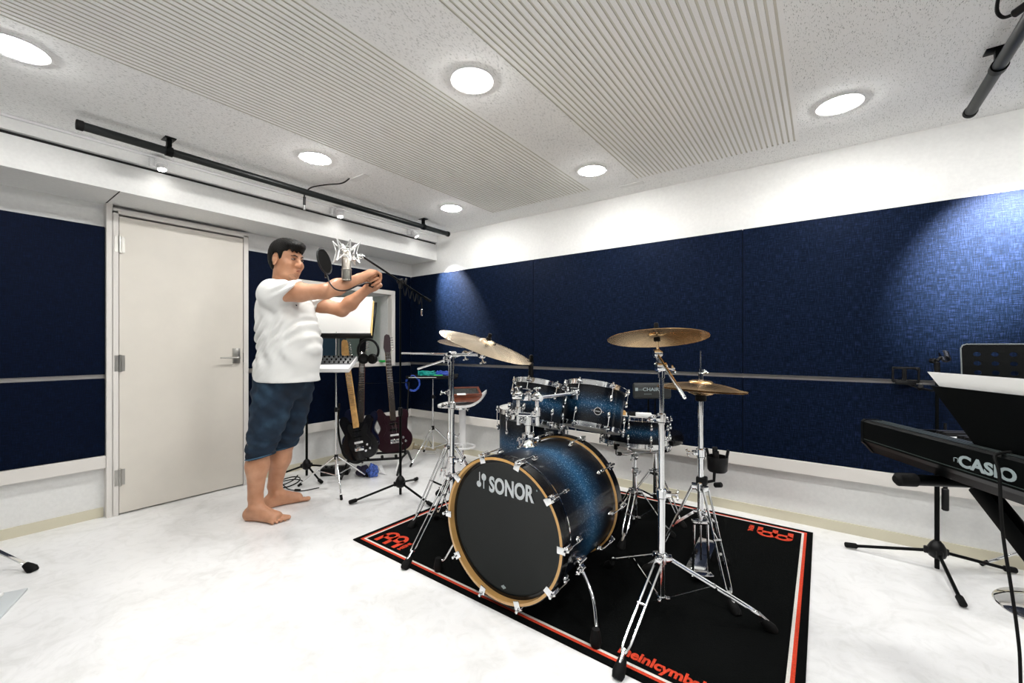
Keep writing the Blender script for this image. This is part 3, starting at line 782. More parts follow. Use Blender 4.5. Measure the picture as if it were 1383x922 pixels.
# left near stand with the crash
ccL = V(-1.335, 1.60, 1.083); cnL = V(.343, .092, .935)
cym_stand((-1.640, 1.672), (R(-88), R(32), R(152)), .34, 'chrome cymbal stand left of the bass drum with a level boom arm', .36, .12,
          [(.09, .46, .0142), (.45, .76, .0118), (.75, 1.0, .0095)], (V(-2.105, 1.705, 1.03), V(-1.395, 1.637, 1.03)), ccL, cnL, 1.022, 'boom cymbal stands')
t = cymbal(None, ccL, cnL, .238, M['cymbal2'], bell=.045, bow=.024); tag(t, 'large pale bronze cymbal steeply tilted to the right, left of the toms', 'cymbal', 'cymbals')
ccB = W2(-.245, 2.69, 1.092); cnB = UR*.10+UF*.12+V(0, 0, 1)
A = W2(-.636, 2.85, .92); B = W2(-.300, 2.70, 1.027)
cym_stand((-1.960, 1.975), (R(-90), R(30), R(150)), .325, 'chrome cymbal stand behind the left one, its boom arm rising to the right', .42, .16,
          [(.12, .50, .0142), (.49, .78, .0118), (.77, .965, .0095)], (A, B), ccB, cnB, .983, 'boom cymbal stands')
t = cymbal(None, ccB, cnB, .225, M['cymbal2'], bell=.042, bow=.026); tag(t, 'pale bronze cymbal nearly level, half hidden behind the steeply tilted one', 'cymbal', 'cymbals')

# ------------------------------------------------------------------ bass drum
BC = V(-1.055, 0, .333); RS = .279; Y0, Y1 = 1.345, 1.900
bd_ = thing('bass_drum', (-1.055, 1.62, TH), 'blue sparkle bass drum with black front head and maple hoops on the rug', 'bass drum')
Qy = basis((1, 0, 0), (0, 0, -1), (0, 1, 0))     # local z -> world y
s = MB(); s.lathe([(RS, .030), (RS, Y1-Y0-.030)], BC+V(0, Y0, 0), rot=Qy, seg=96); s.build('shell', M['shell'], bd_)
def bhoop(ya, yb, name):
    w_ = yb-ya; s = MB(); s.lathe([(RS+.001, w_), (RS+.001, 0), (RS+.012, 0)], BC+V(0, ya, 0), rot=Qy, seg=96)
    s.mat(1); s.lathe([(RS+.012, 0), (RS+.015, .002), (RS+.015, w_-.002), (RS+.013, w_), (RS+.001, w_)], BC+V(0, ya, 0), rot=Qy, seg=96)
    return s.build(name, [M['hoopwood'], M['blackl']], bd_)
bhoop(Y0, Y0+.048, 'front_hoop'); bhoop(Y1-.044, Y1, 'rear_hoop')
for nm, yy, sg in (('front_head', Y0+.034, -1), ('rear_head', Y1-.016, 1)):
    s = MB(); s.lathe([(0, 0), (RS-.022, 0), (RS-.014, -.004*sg*-1), (RS-.002, .0*sg), (RS-.002, .004), (RS-.014, .004), (0, .003)], BC+V(0, yy-.0015, 0), rot=Qy, seg=96)
    hd = s.build(nm, M['head'] if sg < 0 else M['whitehead'], bd_)
    if sg < 0:
        s = MB(); s.lathe([(RS-.012, 0), (RS+.0008, 0), (RS+.0008, .012), (RS-.012, .012), (RS-.012, 0)], BC+V(0, yy-.006, 0), rot=Qy, seg=96); s.build('head_collar', M['blackl'], hd); fh = hd
    s = MB(); s.lathe([(RS+.0005, 0), (RS+.004, 0), (RS+.004, .006), (RS+.0005, .006), (RS+.0005, 0)], BC+V(0, (Y0+.074) if sg < 0 else (Y1-.052), 0), rot=Qy, seg=96); s.build('shell_rim', M['chrome'], bd_)
RX = basis((1, 0, 0), (0, 0, 1), (0, -1, 0))
yf = Y0+.0305
lg = text('SONOR', .089, .0006, M['silverink'], fh, BC+V(-.079, yf, .1335), RX, bold=.0030, width=.226, name='logo_lettering')
s = MB()
def disc2(cx, cz, r, sx=1., sz=1.): s.prism([(cx+r*sx*math.cos(2*PI*k/24), cz+r*sz*math.sin(2*PI*k/24)) for k in range(24)], .001, BC+V(0, yf+.0006, 0), RX)
disc2(-.136, .153, .0125, sz=1.05); disc2(-.1085, .186, .0125, sz=1.2)
for x0, z0, z1 in ((-.1345, .16, .204), (-.1110, .138, .180)): s.prism([(x0, z0), (x0+.0045, z0), (x0+.0045, z1), (x0, z1)], .001, BC+V(0, yf+.0006, 0), RX)
s.build('logo_mallets', M['silverink'], fh, smooth=False)
s = MB(); disc2(.160, .183, .0035); s.build('logo_dot', M['greyink'], fh)
s = MB(); s.prism([(-.003+.012*math.cos(2*PI*k/24), -.245+.0055*math.sin(2*PI*k/24)) for k in range(24)], .0008, BC+V(0, yf+.0006, 0), RX); s.prism([(-.003+.0055*math.cos(2*PI*k/24), -.245+.0085*math.sin(2*PI*k/24)) for k in range(24)], .0009, BC+V(0, yf+.0006, 0), RX); s.build('head_badge', M['greyink'], fh)
for k in range(10):
    a = R(36*k); d = V(math.cos(a), 0, math.sin(a)); n = V(-math.sin(a), 0, math.cos(a)); Bk = basis(n, (0, 1, 0), d)
    for (yh, sg, yl) in ((Y0, 1, Y0+.125), (Y1, -1, Y1-.125)):
        if sg < 0 and 200 < 36*k < 340: pass
        s = MB(); o = BC+V(0, yh, 0)
        s.box(o+d*(RS+.021)+V(0, sg*.018, 0), (.030, .042, .007), Bk, bev=.002)
        s.box(o+d*(RS+.006)+V(0, -sg*.002, 0), (.028, .005, .032), Bk, bev=.002)
        s.cyl(o+d*(RS+.026)+V(0, sg*.006, 0), o+d*(RS+.026)+V(0, sg*.040, 0), .0085, 14, bev=.002)
        s.build('hoop_claw', M['chrome'], bd_)
        s = MB(); p = o+d*(RS+.026); yl2 = yl-yh
        s.rod(p, p+V(0, yl2, 0), .003, 8)
        if abs(math.sin(a)-.0) < 2:
            hh_ = p+V(0, -sg*.004, 0)
            s.cyl(hh_, hh_+V(0, -sg*.012, 0), .006, 8)
        s.build('tension_rod', M['chrome'], bd_)
        s = MB(); q = BC+d*(RS+.010)+V(0, yl, 0)
        s.sphere(q, 1., 12, 8, sc=(.0095, .021, .011), rot=Bk); s.cyl(q+d*.012+V(0, -sg*.022, 0), q+d*.012+V(0, sg*.004, 0), .0075, 12, bev=.002); s.cyl(q-d*.008, q+d*.012, .007, 10)
        s.build('lug', M['chrome'], bd_)
# spurs
for sx_, ang, fp in ((1, R(-22), V(-.655, 1.392, TH)), (-1, R(202), V(-1.478, 1.412, TH))):
    d = V(math.cos(ang), 0, math.sin(ang)); p = BC+V(0, Y0+.17, 0)+d*(RS+.012)
    s = MB(); s.box(p, (.034, .05, .024), basis(V(-d.z, 0, d.x), (0, 1, 0), d), bev=.005); s.cyl(p+d*.006+V(0, -.032, 0), p+d*.006+V(0, .032, 0), .016, 18, bev=.004)
    q = p+d*.022+V(0, -.02, -.01); s.cyl(q-V(0, .012, 0), q+V(0, .012, 0), .015, 18, bev=.003); wing(s, q, V(0, -1, -.2), .014); br = s.build('spur_bracket', M['chrome'], bd_)
    s = MB(); m1 = q.lerp(fp, .35)+d*.028+V(0, 0, .012); m2 = q.lerp(fp, .7)+d*.022
    s.tube(smoothpts([q, m1, m2, fp+V(0, .005, .05)], 6), .0062, 12); sp = s.build('spur', M['chrome'], br)
    foot(br, fp, V(0, 0, -1), .019, .062)
# tom holder on the shell
hb = V(-1.10, 1.615, BC.z+RS-.002)
s = MB(); s.lathe([(0, 0), (.040, 0), (.042, .008), (.030, .018), (.024, .045), (.028, .048), (.028, .062), (.016, .066), (0, .066)], hb, (0, 0, 1), 28)
for a in (0.4, 2.5, 4.2): d = V(math.cos(a), math.sin(a), 0); wing(s, hb+V(0, 0, .04)+d*.02, d, .014)
th = s.build('tom_holder_base', M['chrome'], bd_)
s = MB(); s.cyl(hb+V(0, 0, .05), hb+V(0, 0, .145), .0125, 18); s.cyl(hb+V(0, 0, .10), hb+V(0, 0, .145), .019, 18, bev=.004); wing(s, hb+V(0, -.012, .12), V(-.5, -1, 0), .014)
s.box(hb+V(0, 0, .150), (.090, .034, .022), Matrix.Rotation(R(25), 3, 'Z'), bev=.005); s.build('tom_holder_post', M['chrome'], bd_)

# ------------------------------------------------------------------ toms
TA = V(.02, math.sin(R(17)), math.cos(R(17))).normalized()
def tom(name, c, rad, h, label, lugs, arm_side, phase, badge):
    t = thing(name, (c[0], c[1], c[2]), label, 'drum', 'rack toms')
    drum(t, c, TA, rad, h, lugs, M['head'], phase, badge=badge, split=True)
    return t
t1c = V(-1.174, 1.780, .690); t2c = V(-.977, 2.012, .652)
t2 = tom('rack_tom', t2c, .152, .212, 'blue sparkle rack tom with the oval badge, right one above the bass drum', 6, -1, R(-92), -UF+UR*-.06)
t1 = tom('rack_tom', t1c, .127, .194, 'smaller blue sparkle rack tom, left one above the bass drum, behind its chrome mount', 6, 1, R(-80), V(-1, 1, 0))
# arms carrying them (parts of the bass drum's holder)
for sgn, tc_, rad, xo in ((-1, t1c, .127, -.040), (1, t2c, .152, .040)):
    p0 = hb+V(xo, xo*.45, .155); 
    top = V(p0.x, p0.y-.002, .842 if sgn < 0 else .838)
    s = MB(); s.cyl(p0-V(0, 0, .055), top, .0105, 16, bev=.002); s.cyl(p0-V(0, 0, .01), p0+V(0, 0, .03), .017, 18, bev=.003); s.cyl(top-V(0, 0, .085), top-V(0, 0, .05), .016, 18, bev=.003); wing(s, p0+V(0, -.014, .01), V(.2*sgn, -1, 0), .013)
    am = s.build('tom_arm', M['chrome'], bd_)
    tt = tc_+TA*.13; d = (tt-top); d.z = 0; d = d.normalized(); e = tt-d*(rad+.005); e.z = top.z
    s = MB(); s.sphere(top+V(0, 0, .008), .021, 16, 10); s.cyl(top-d.cross(V(0, 0, 1))*.026, top+d.cross(V(0, 0, 1))*.026, .018, 18, bev=.004); s.cyl(top, e, .0095, 14)
    wing(s, top+V(0, 0, .02), V(.3, -.4, 1), .014)
    s.box(e-d*.004, (.045, .014, .06), rot_to(V(0, 0, 1)) @ Matrix.Rotation(math.atan2(d.y, d.x)+PI/2, 3, 'Z'), bev=.004); wing(s, e-d*.012+V(0, 0, .012), V(d.y, -d.x, 0), .012)
    s.build('arm_joint', M['chrome'], am)
# RIMS style suspension bar around the tom fronts
for t_, tc_, rad in ((t1, t1c, .127), (t2, t2c, .152)):
    Q = rot_to(TA); s = MB()
    a0 = -PI*.95; pts = [tc_+Q @ V((rad+.022)*math.cos(a0+k/24*PI*.9), (rad+.022)*math.sin(a0+k/24*PI*.9), .012) for k in range(25)]
    s.tube(pts, .006, 8); s.build('suspension_bar', M['chrome'], t_)

# ------------------------------------------------------------------ floor tom, snare
fc = V(-1.415, 2.125, .328)
ft = thing('floor_tom', (fc.x, fc.y, TH), 'big blue sparkle floor tom standing behind the left rack tom', 'drum')
drum(ft, fc, (0, 0, 1), .198, .37, 8, M['whitehead'], R(-100), split=True)
for k in range(3):
    a = R(-75+120*k); d = V(math.cos(a), math.sin(a), 0); p = fc+d*(.198+.022)
    s = MB(); s.tube([p+V(0, 0, .23), p+V(0, 0, -.14), p+d*.018+V(0, 0, -.20), V(p.x+d.x*.02, p.y+d.y*.02, TH+.03)], .0055, 10); s.box(p-d*.008+V(0, 0, .17), (.03, .03, .05), Matrix.Rotation(a, 3, 'Z'), bev=.004); wing(s, p+V(0, 0, .17), d, .014)
    lg_ = s.build('leg', M['chrome'], ft); foot(lg_, (p.x+d.x*.02, p.y+d.y*.02, TH), (0, 0, -1), .016, .045)
SH = .145; sc_ = V(-.863, 2.345, .530)
sn = thing('snare_drum', tuple(sc_), 'shallow blue sparkle snare drum on its stand, right of the bass drum', 'snare drum')
drum(sn, sc_, V(.0, .10, 1), .178, SH, 10, M['whitehead'], R(-45), split=True, hoop=.024)
s = MB(); d = V(.86, -.35, 0).normalized(); p = sc_+d*(.178+.020); s.box(p+V(0, 0, .06), (.022, .034, .085), Matrix.Rotation(math.atan2(d.y, d.x), 3, 'Z'), bev=.004); s.tube([p+V(0, 0, .05), p+d*.03+V(0, 0, .055), p+d*.034+V(0, 0, .10)], .005, 8); s.build('strainer', M['chrome'], sn)
ss = thing('snare_stand', (sc_.x, sc_.y, TH), 'chrome snare stand with double-braced legs under the snare drum', 'drum stand')
double_tripod(ss, (sc_.x, sc_.y), (R(30), R(150), R(270)), .21, .25, .10, r=.0042)
s = MB(); s.cyl((sc_.x, sc_.y, .06), (sc_.x, sc_.y, .38), .0135, 20); s.build('tube', M['chrome'], ss); clamp(ss, (sc_.x, sc_.y, .37), .019, .03, -UF)
s = MB(); s.cyl((sc_.x, sc_.y, .37), (sc_.x, sc_.y, .478), .010, 16); s.sphere((sc_.x, sc_.y, .45), .022, 14, 8); wing(s, (sc_.x-.01, sc_.y-.02, .45), -UF, .016); s.build('basket_post', M['chrome'], ss)
for k in range(3):
    a = R(-100+120*k); d = V(math.cos(a), math.sin(a), 0); o = V(sc_.x, sc_.y, .472)
    s = MB(); s.tube([o, o+d*.10+V(0, 0, .008), o+d*.188+V(0, 0, .026), o+d*.195+V(0, 0, .065)], [.008, .008, .007, .006], 10); ar = s.build('basket_arm', M['chrome'], ss)
    s = MB(); s.cyl(o+d*.150+V(0, 0, .018), o+d*.182+V(0, 0, .026), .011, 12, bev=.002); s.cyl(o+d*.195+V(0, 0, .05), o+d*.195+V(0, 0, .078), .010, 12, bev=.002); s.build('rubber_grip', M['rubber'], ar)
# things lying on the snare
zs = sc_.z+.130+.0100
s = MB(); s.box(sc_+V(-.085, -.060, SH+.027), (.10, .05, .020), Matrix.Rotation(R(30), 3, 'Z') @ Matrix.Rotation(R(6), 3, 'Y'), bev=.003); tag(s.build('wooden_block', M['maple'], smooth=False), 'small light wooden block lying on the left of the snare drum', 'wooden block')
s = MB(); s.box(sc_+V(.060, -.030, SH+.021), (.085, .05, .018), Matrix.Rotation(R(22), 3, 'Z'), bev=.004); tag(s.build('white_case', M['white'], smooth=False), 'small white case lying on the right of the snare drum', 'case')
s = MB(); s.box(sc_+V(-.005, -.01, SH+.016), (.07, .05, .018), Matrix.Rotation(R(25), 3, 'Z'), bev=.004)
for k in range(3): s.cyl(sc_+V(-.025+.02*k, -.01+.008*k, SH+.020), sc_+V(-.025+.02*k, -.01+.008*k, SH+.028), .006, 12)
tag(s.build('control_box', M['black']), 'small black box with knobs between the wooden block and white case on the snare', 'box')
# tom microphone
mp = V(-1.178, 1.752, .918)
t = thing('tom_microphone', tuple(mp), 'small black microphone standing up over the left rack tom rim', 'microphone')
s = MB(); s.cyl(mp+V(0, 0, -.02), mp+V(.004, 0, .075), .0125, 16, bev=.004); s.build('body', M['black'], t)
s = MB(); s.cyl(mp+V(.004, 0, .075), mp+V(.006, 0, .115), .010, 16, bev=.005); s.build('capsule_grille', M['blackmetal'], t)
s = MB(); s.box(mp+V(0, 0, -.03), (.03, .022, .04), bev=.004); s.build('rim_clip', M['black'], t)

# ------------------------------------------------------------------ hi-hat
hx, hy = -.452, 2.064
hs = thing('hihat_stand', (hx, hy, TH), 'chrome hi-hat stand with pedal at the right rear of the kit', 'hi-hat stand')
double_tripod(hs, (hx, hy), (R(-45), R(75), R(195)), .245, .435, .32, r=.0045)
s = MB(); s.cyl((hx, hy, .30), (hx, hy, .60), .0142, 20); s.build('tube', M['chrome'], hs)
clamp(hs, (hx, hy, .59), .021, .04, -UR)
s = MB(); s.cyl((hx, hy, .58), (hx, hy, .845), .0115, 20); s.build('tube', M['chrome'], hs)
s = MB(); s.cyl((hx, hy, .60), (hx, hy, 1.055), .0032, 10); s.cyl((hx, hy, .915), (hx, hy, .955), .011, 14, bev=.003); wing(s, (hx, hy, .945), UR+V(0, 0, .6), .012); s.cyl((hx, hy, .955), (hx, hy, .972), .007, 12); s.build('pull_rod', M['chrome'], hs)
s = MB(); s.cyl((hx, hy, .825), (hx, hy, .868), .024, 20, bev=.004); s.build('seat_cup', M['rubber'], hs)
s = MB()
for q in (-1, 1): s.cyl(V(hx, hy, .045)+UR*.036*q, V(hx, hy, .27)+UR*.030*q, .006, 10)
s.box((hx, hy, .275), (.08, .03, .02), Matrix.Rotation(YAW, 3, 'Z'), bev=.005); s.box((hx, hy, .035), (.10, .05, .014), Matrix.Rotation(YAW, 3, 'Z'), bev=.004)
s.cyl((hx, hy, .27), (hx, hy, .40), .009, 12); s.cyl((hx, hy, .10), (hx, hy, .26), .004, 8); s.build('pedal_frame', M['chrome'], hs)
s = MB(); s.box(V(hx-.03, hy+.16, .055), (.085, .27, .008), Matrix.Rotation(R(9), 3, 'X'), bev=.003); s.box(V(hx-.03, hy+.17, .015), (.03, .30, .006)); s.build('foot_board', M['chrome'], hs)
hh = thing('hihat_cymbals', (hx, hy, .87), 'pair of bronze hi-hat cymbals closed on the hi-hat stand', 'hi-hat cymbals', 'cymbals')
cymbal(hh, V(hx, hy, .893), V(.04, .05, 1), .190, M['cymbal'], name='top_cymbal', bell=.055, bow=.030)
cymbal(hh, V(hx, hy, .874), V(.04, .05, 1), .190, M['cymbal'], name='bottom_cymbal', bell=.055, bow=.016, flip=True)
# stick holder cup
t = thing('stick_holder', (-.398, 2.125, .42), 'black cup-shaped stick holder clamped to the hi-hat stand', 'stick holder')
s = MB(); o = V(-.393, 2.118, .50); s.lathe([(.0, 0), (.036, .002), (.042, .010), (.046, .072), (.042, .072), (.038, .012), (0, .008)], o, (0, 0, 1), 24); s.build('cup', M['black'], t)
s = MB()
for a in (0.2, 2.0, 3.4, 4.8): s.box(o+V(.041*math.cos(a), .041*math.sin(a), .085), (.012, .022, .04), Matrix.Rotation(a, 3, 'Z') @ Matrix.Rotation(.2, 3, 'Y'), bev=.003)
s.build('prong', M['black'], t)
s = MB(); s.tube([o+V(-.01, -.01, 0), o+V(-.012, -.012, -.04), V(hx+.015, hy+.01, .455)], .007, 10); s.box(V(hx+.004, hy+.002, .462), (.045, .04, .04), bev=.006); s.cyl(o+V(-.01, -.01, -.06), o+V(.022, -.02, -.05), .012, 12, bev=.003); s.build('clamp', M['black'], t)

# ------------------------------------------------------------------ bass pedal and throne behind
bp = thing('bass_drum_pedal', (-1.055, 2.05, TH), 'dark metal bass drum pedal behind the bass drum', 'drum pedal')
s = MB(); s.box((-1.055, 2.10, .017), (.10, .32, .008), bev=.002); s.build('base_plate', M['blackmetal'], bp)
s = MB(); s.box((-1.055, 2.11, .065), (.075, .27, .008), Matrix.Rotation(R(12), 3, 'X'), bev=.003); s.build('foot_board', M['chrome'], bp)
s = MB()
for q in (-1, 1): s.cyl((-1.055+.05*q, 1.965, .02), (-1.055+.045*q, 1.965, .22), .007, 12)
s.cyl((-1.10, 1.965, .215), (-1.01, 1.965, .215), .008, 12); s.build('frame', M['chrome'], bp)
s = MB(); s.cyl((-1.055, 1.965, .21), (-1.055, 1.98, .36), .004, 10); s.cyl((-1.055, 1.955, .365), (-1.055, 2.005, .365), .022, 18, bev=.006); s.build('beater', M['black'], bp)
tx, ty = -.87, 2.725
th_ = thing('drum_throne', (tx, ty, TH), 'black drum throne with a lettered backrest behind the snare drum', 'stool')
double_tripod(th_, (tx, ty), (R(-30), R(90), R(210)), .24, .27, .12)
s = MB(); s.cyl((tx, ty, .10), (tx, ty, .47), .013, 18); s.build('post', M['chrome'], th_)
s = MB(); s.lathe([(0, 0), (.13, 0), (.165, .015), (.172, .045), (.16, .075), (.12, .085), (0, .085)], (tx, ty, .455), seg=40); s.build('seat', M['blackl'], th_)
bo = W2(.908, 2.745, .785)
Bq = basis(UR, UF, (0, 0, 1)) @ Matrix.Rotation(R(-4), 3, 'X')
s = MB(); s.box(bo, (.245, .035, .105), Bq, bev=.014); bk = s.build('backrest', simple('black_vinyl', (.016, .018, .017), .4, bump=.2, nscale=300), th_)
s = MB()
for q in (-1, 1): s.tube([bo+UR*.022*q+V(0, 0, -.03), bo+UR*.022*q+UF*.01+V(0, 0, -.22), V(tx, ty, .44)+UR*.022*q+UF*.08, V(tx, ty, .45)+UR*.022*q], .005, 10)
s.build('backrest_bracket', M['blackmetal'], th_)
Bt = basis(UR, (0, 0, 1), -UF)
text('CHAIR', .030, .0005, M['greyink'], bk, bo-UF*.0182+UR*-.064+V(0, 0, .000), Bt, bold=.0006, width=.106)
s = MB(); s.box(bo-UF*.0188+UR*-.104+V(0, 0, .010), (.018, .001, .020), basis(UR, UF, (0, 0, 1))); s.build('logo_block', M['greyink'], bk, smooth=False)
s = MB()
for q in range(3): s.box(bo-UF*.0188+UR*(-.088+.009*q)+V(0, 0, .008), (.006, .001, .014), basis(UR, UF, (0, 0, 1)))
dp_ = simple('dim_print', (.10, .12, .12), .6); s.build('small_print', dp_, bk, smooth=False)
s = MB()
for q in range(5): s.box(bo-UF*.0188+UR*(-.052+.010*q)+V(0, 0, -.020), (.007, .001, .008), basis(UR, UF, (0, 0, 1)))
s.build('small_print', dp_, bk, smooth=False)
# ------------------------------------------------------------------ black round-base microphone stands
def mic_base(t, c, angs, Rf=.335, hubz=.10, top=1.0, r=.0095):
    c = V(c[0], c[1], 0)
    s = MB(); s.lathe([(0, -.04), (.014, -.04), (.030, -.03), (.036, -.012), (.034, .012), (.024, .032), (.013, .045), (0, .045)], c+V(0, 0, hubz), seg=24); 
    for a in angs:
        d = V(math.cos(a), math.sin(a), 0); s.box(c+d*.03+V(0, 0, hubz-.008), (.034, .024, .032), Matrix.Rotation(a, 3, 'Z'), bev=.005)
    s.build('leg_hub', M['black'], t)
    for a in angs:
        d = V(math.cos(a), math.sin(a), 0)
        s = MB(); s.cyl(c+d*.03+V(0, 0, hubz-.010), c+d*(Rf-.02)+V(0, 0, .020), .0075, 14); lg = s.build('leg', M['blackmetal'], t)
        s = MB(); s.cyl(c+d*(Rf-.04)+V(0, 0, .024), c+d*(Rf+.014)+V(0, 0, .016), .0135, 16, bev=.005); s.build('rubber_foot', M['rubber'], lg)
    s = MB(); s.cyl(c+V(0, 0, .012), c+V(0, 0, min(top, .62)), r, 16); s.build('tube', M['blackmetal'], t)
    if top > .62:
        s = MB(); s.cyl(c+V(0, 0, .60), c+V(0, 0, top), r*.72, 16); s.build('upper_tube', M['blackmetal'], t)
        s = MB(); s.cyl(c+V(0, 0, .575), c+V(0, 0, .635), r*1.7, 16, bev=.004); s.build('height_clutch', M['black'], t)

cA = W2(-.80, 3.03, 0)
ms = thing('microphone_stand', (cA.x, cA.y, 0), 'black boom microphone stand with tripod base in front of the guitars, holding the silver microphone', 'microphone stand')
mic_base(ms, cA, (R(-151+36.4), R(-39+36.4+0), R(83+36.4)), top=1.50)
J = V(cA.x, cA.y, 1.537)
bf = W2(-.927, 2.60, 1.631); bdir = (J-bf).normalized(); bb = J+bdir*.47
s = MB(); side = bdir.cross(V(0, 0, 1)).normalized()
s.cyl(J-V(0, 0, .05), J-V(0, 0, .005), .013, 16, bev=.003); s.cyl(J-side*.02, J+side*.02, .020, 20, bev=.004); s.cyl(J+side*.02, J+side*.04, .006, 10); s.box(J+side*.045, (.012, .045, .014), rot_to(bdir), bev=.004); s.build('boom_joint', M['black'], ms)
s = MB(); s.cyl(bf, bb, .0065, 14); ba = s.build('boom_arm', M['blackmetal'], ms)
s = MB(); s.cyl(bb-bdir*.10, bb, .0115, 16, bev=.004); s.build('counter_grip', M['rubber'], ba)
s = MB(); s.cyl(bf-bdir*.002, bf+bdir*.02, .0095, 14, bev=.002); s.build('thread_collar', M['chrome'], ba)
# cable wound on the boom
t = thing('microphone_cable', tuple(J), 'thin black cable hanging in loops from the boom of the microphone stand', 'cable')
pts = []
for k in range(9): pts.append(J+bdir*(.03+.035*k)+V(0, 0, -.012-(.07 if k % 2 else .0)))
s = MB(); s.tube(smoothpts(pts+[pts[-1]+V(.01, .0, -.10)], 5), .0032, 8); s.build('cord', M['rubber'], t)
s = MB(); e = pts[-1]+V(.01, 0, -.10); s.cyl(e, e+V(0, 0, -.05), .0085, 14, bev=.002); s.build('plug', M['chrome'], t)

# ------------------------------------------------------------------ large-diaphragm microphone in its shock mount (hangs upside down)
mc = W2(-.998, 2.55, 1.56)
mi = thing('studio_microphone', tuple(mc), 'silver large studio microphone hanging upside down in a spider shock mount', 'microphone')
s = MB(); s.lathe([(0, .090), (.012, .090), (.021, .084), (.026, .070), (.0265, .0), (.0265, -.018), (.0275, -.019), (.0275, -.024), (0, -.024)], mc, seg=32); s.build('body', M['nickel'], mi)
s = MB(); s.lathe([(0, -.092), (.018, -.092), (.027, -.084), (.0285, -.078), (.0285, -.024), (0, -.024)], mc, seg=32); s.build('grille', M['grille'], mi)
s = MB(); s.torus(mc+V(0, 0, -.024), .0285, .002, seg=32, rs=8); s.torus(mc+V(0, 0, -.088), .0265, .0025, seg=32, rs=8)
for a in (0, PI/2, PI, 1.5*PI): s.cyl(mc+V(.0288*math.cos(a), .0288*math.sin(a), -.024), mc+V(.0288*math.cos(a), .0288*math.sin(a), -.088), .0018, 6)
s.build('grille_frame', M['nickel'], mi)
sm = thing('shock_mount', tuple(mc), 'silver wire spider shock mount around the hanging studio microphone', 'shock mount')
s = MB()
s.torus(mc+V(0, 0, .095), .030, .0038, seg=32, rs=8); s.build('inner_ring', M['satin'], sm)
s = MB(); s.torus(mc+V(0, 0, .050), .030, .0038, seg=32, rs=8); s.build('inner_ring', M['satin'], sm)
s = MB(); s.torus(mc+V(0, 0, .108), .042, .0032, seg=36, rs=8); s.build('outer_ring', M['satin'], sm)
s = MB(); s.torus(mc+V(0, 0, .055), .046, .0032, seg=36, rs=8); s.build('outer_ring', M['satin'], sm)
for k in range(6):
    a = YAW+R(8)+k*PI/3; d = V(math.cos(a), math.sin(a), 0); n = V(-d.y, d.x, 0)
    s = MB()
    up = mc+d*.078+V(0, 0, .142); dn = mc+d*.076+V(0, 0, .018)
    for q in (-1, 1):
        s.tube([mc+d*.036+n*.016*q+V(0, 0, .100), up], .0033, 8); s.tube([up, mc+d*.058+n*.003*q+V(0, 0, .080)], .0029, 8)
        s.tube([mc+d*.058+n*.003*q+V(0, 0, .080), dn], .0029, 8); s.tube([dn, mc+d*.042+n*.014*q+V(0, 0, .055)], .0033, 8)
    s.sphere(up, .0042, 8, 6); s.sphere(dn, .0038, 8, 6)
    s.build('wire_arm', M['satin'], sm)
mnt = mc+(bf-mc)*.55
s = MB(); s.tube([mc+(bf-mc).normalized()*.036+V(0, 0, .02), mnt, bf], [.006, .008, .008], 12); s.sphere(bf-(bf-mc).normalized()*.012, .015, 14, 10); s.cyl(bf-V(0, 0, .022), bf+V(0, 0, .012), .009, 14, bev=.002); s.build('swivel', M['chrome'], sm)

# ------------------------------------------------------------------ pop filter held in the hands
fo = W2(-1.154, 2.60, 1.595)
pf = thing('pop_filter', tuple(fo), 'round black pop filter on a gooseneck held in the person\'s hands', 'pop filter')
fn = (UR*.97+UF*-.08+V(0, 0, .20)).normalized()
s = MB(); s.torus(fo, .078, .0048, fn, 48, 10); s.build('rim', M['black'], pf)
s = MB(); s.lathe([(0, -.002), (.077, -.002), (.077, .002), (0, .002)], fo, fn, 48); s.build('mesh_screen', M['mesh'], pf)
cl = W2(-.918, 2.77, 1.481)
gp = [fo+V(0, 0, -.080)+UR*.012, W2(-1.114, 2.55, 1.500), W2(-1.066, 2.48, 1.440), W2(-1.004, 2.42, 1.398), W2(-.949, 2.425, 1.394), W2(-.917, 2.50, 1.430), W2(-.905, 2.61, 1.464), W2(-.905, 2.70, 1.475), cl]
s = MB(); s.tube(smoothpts(gp, 8), .0042, 10); s.build('gooseneck', M['black'], pf)
s = MB(); s.box(fo+V(0, 0, -.088)+UR*.012, (.016, .016, .026), bev=.003); s.build('rim_clip', M['black'], pf)
s = MB(); s.box(cl, (.020, .030, .046), rot_to(V(.3, .2, 1)), bev=.004); s.cyl(cl, cl+UR*.045+V(0, 0, .055), .005, 10); s.cyl(cl+UR*.045+V(0, 0, .055), cl+UR*.053+V(0, 0, .066), .009, 12, bev=.002); s.build('clamp', M['black'], pf)

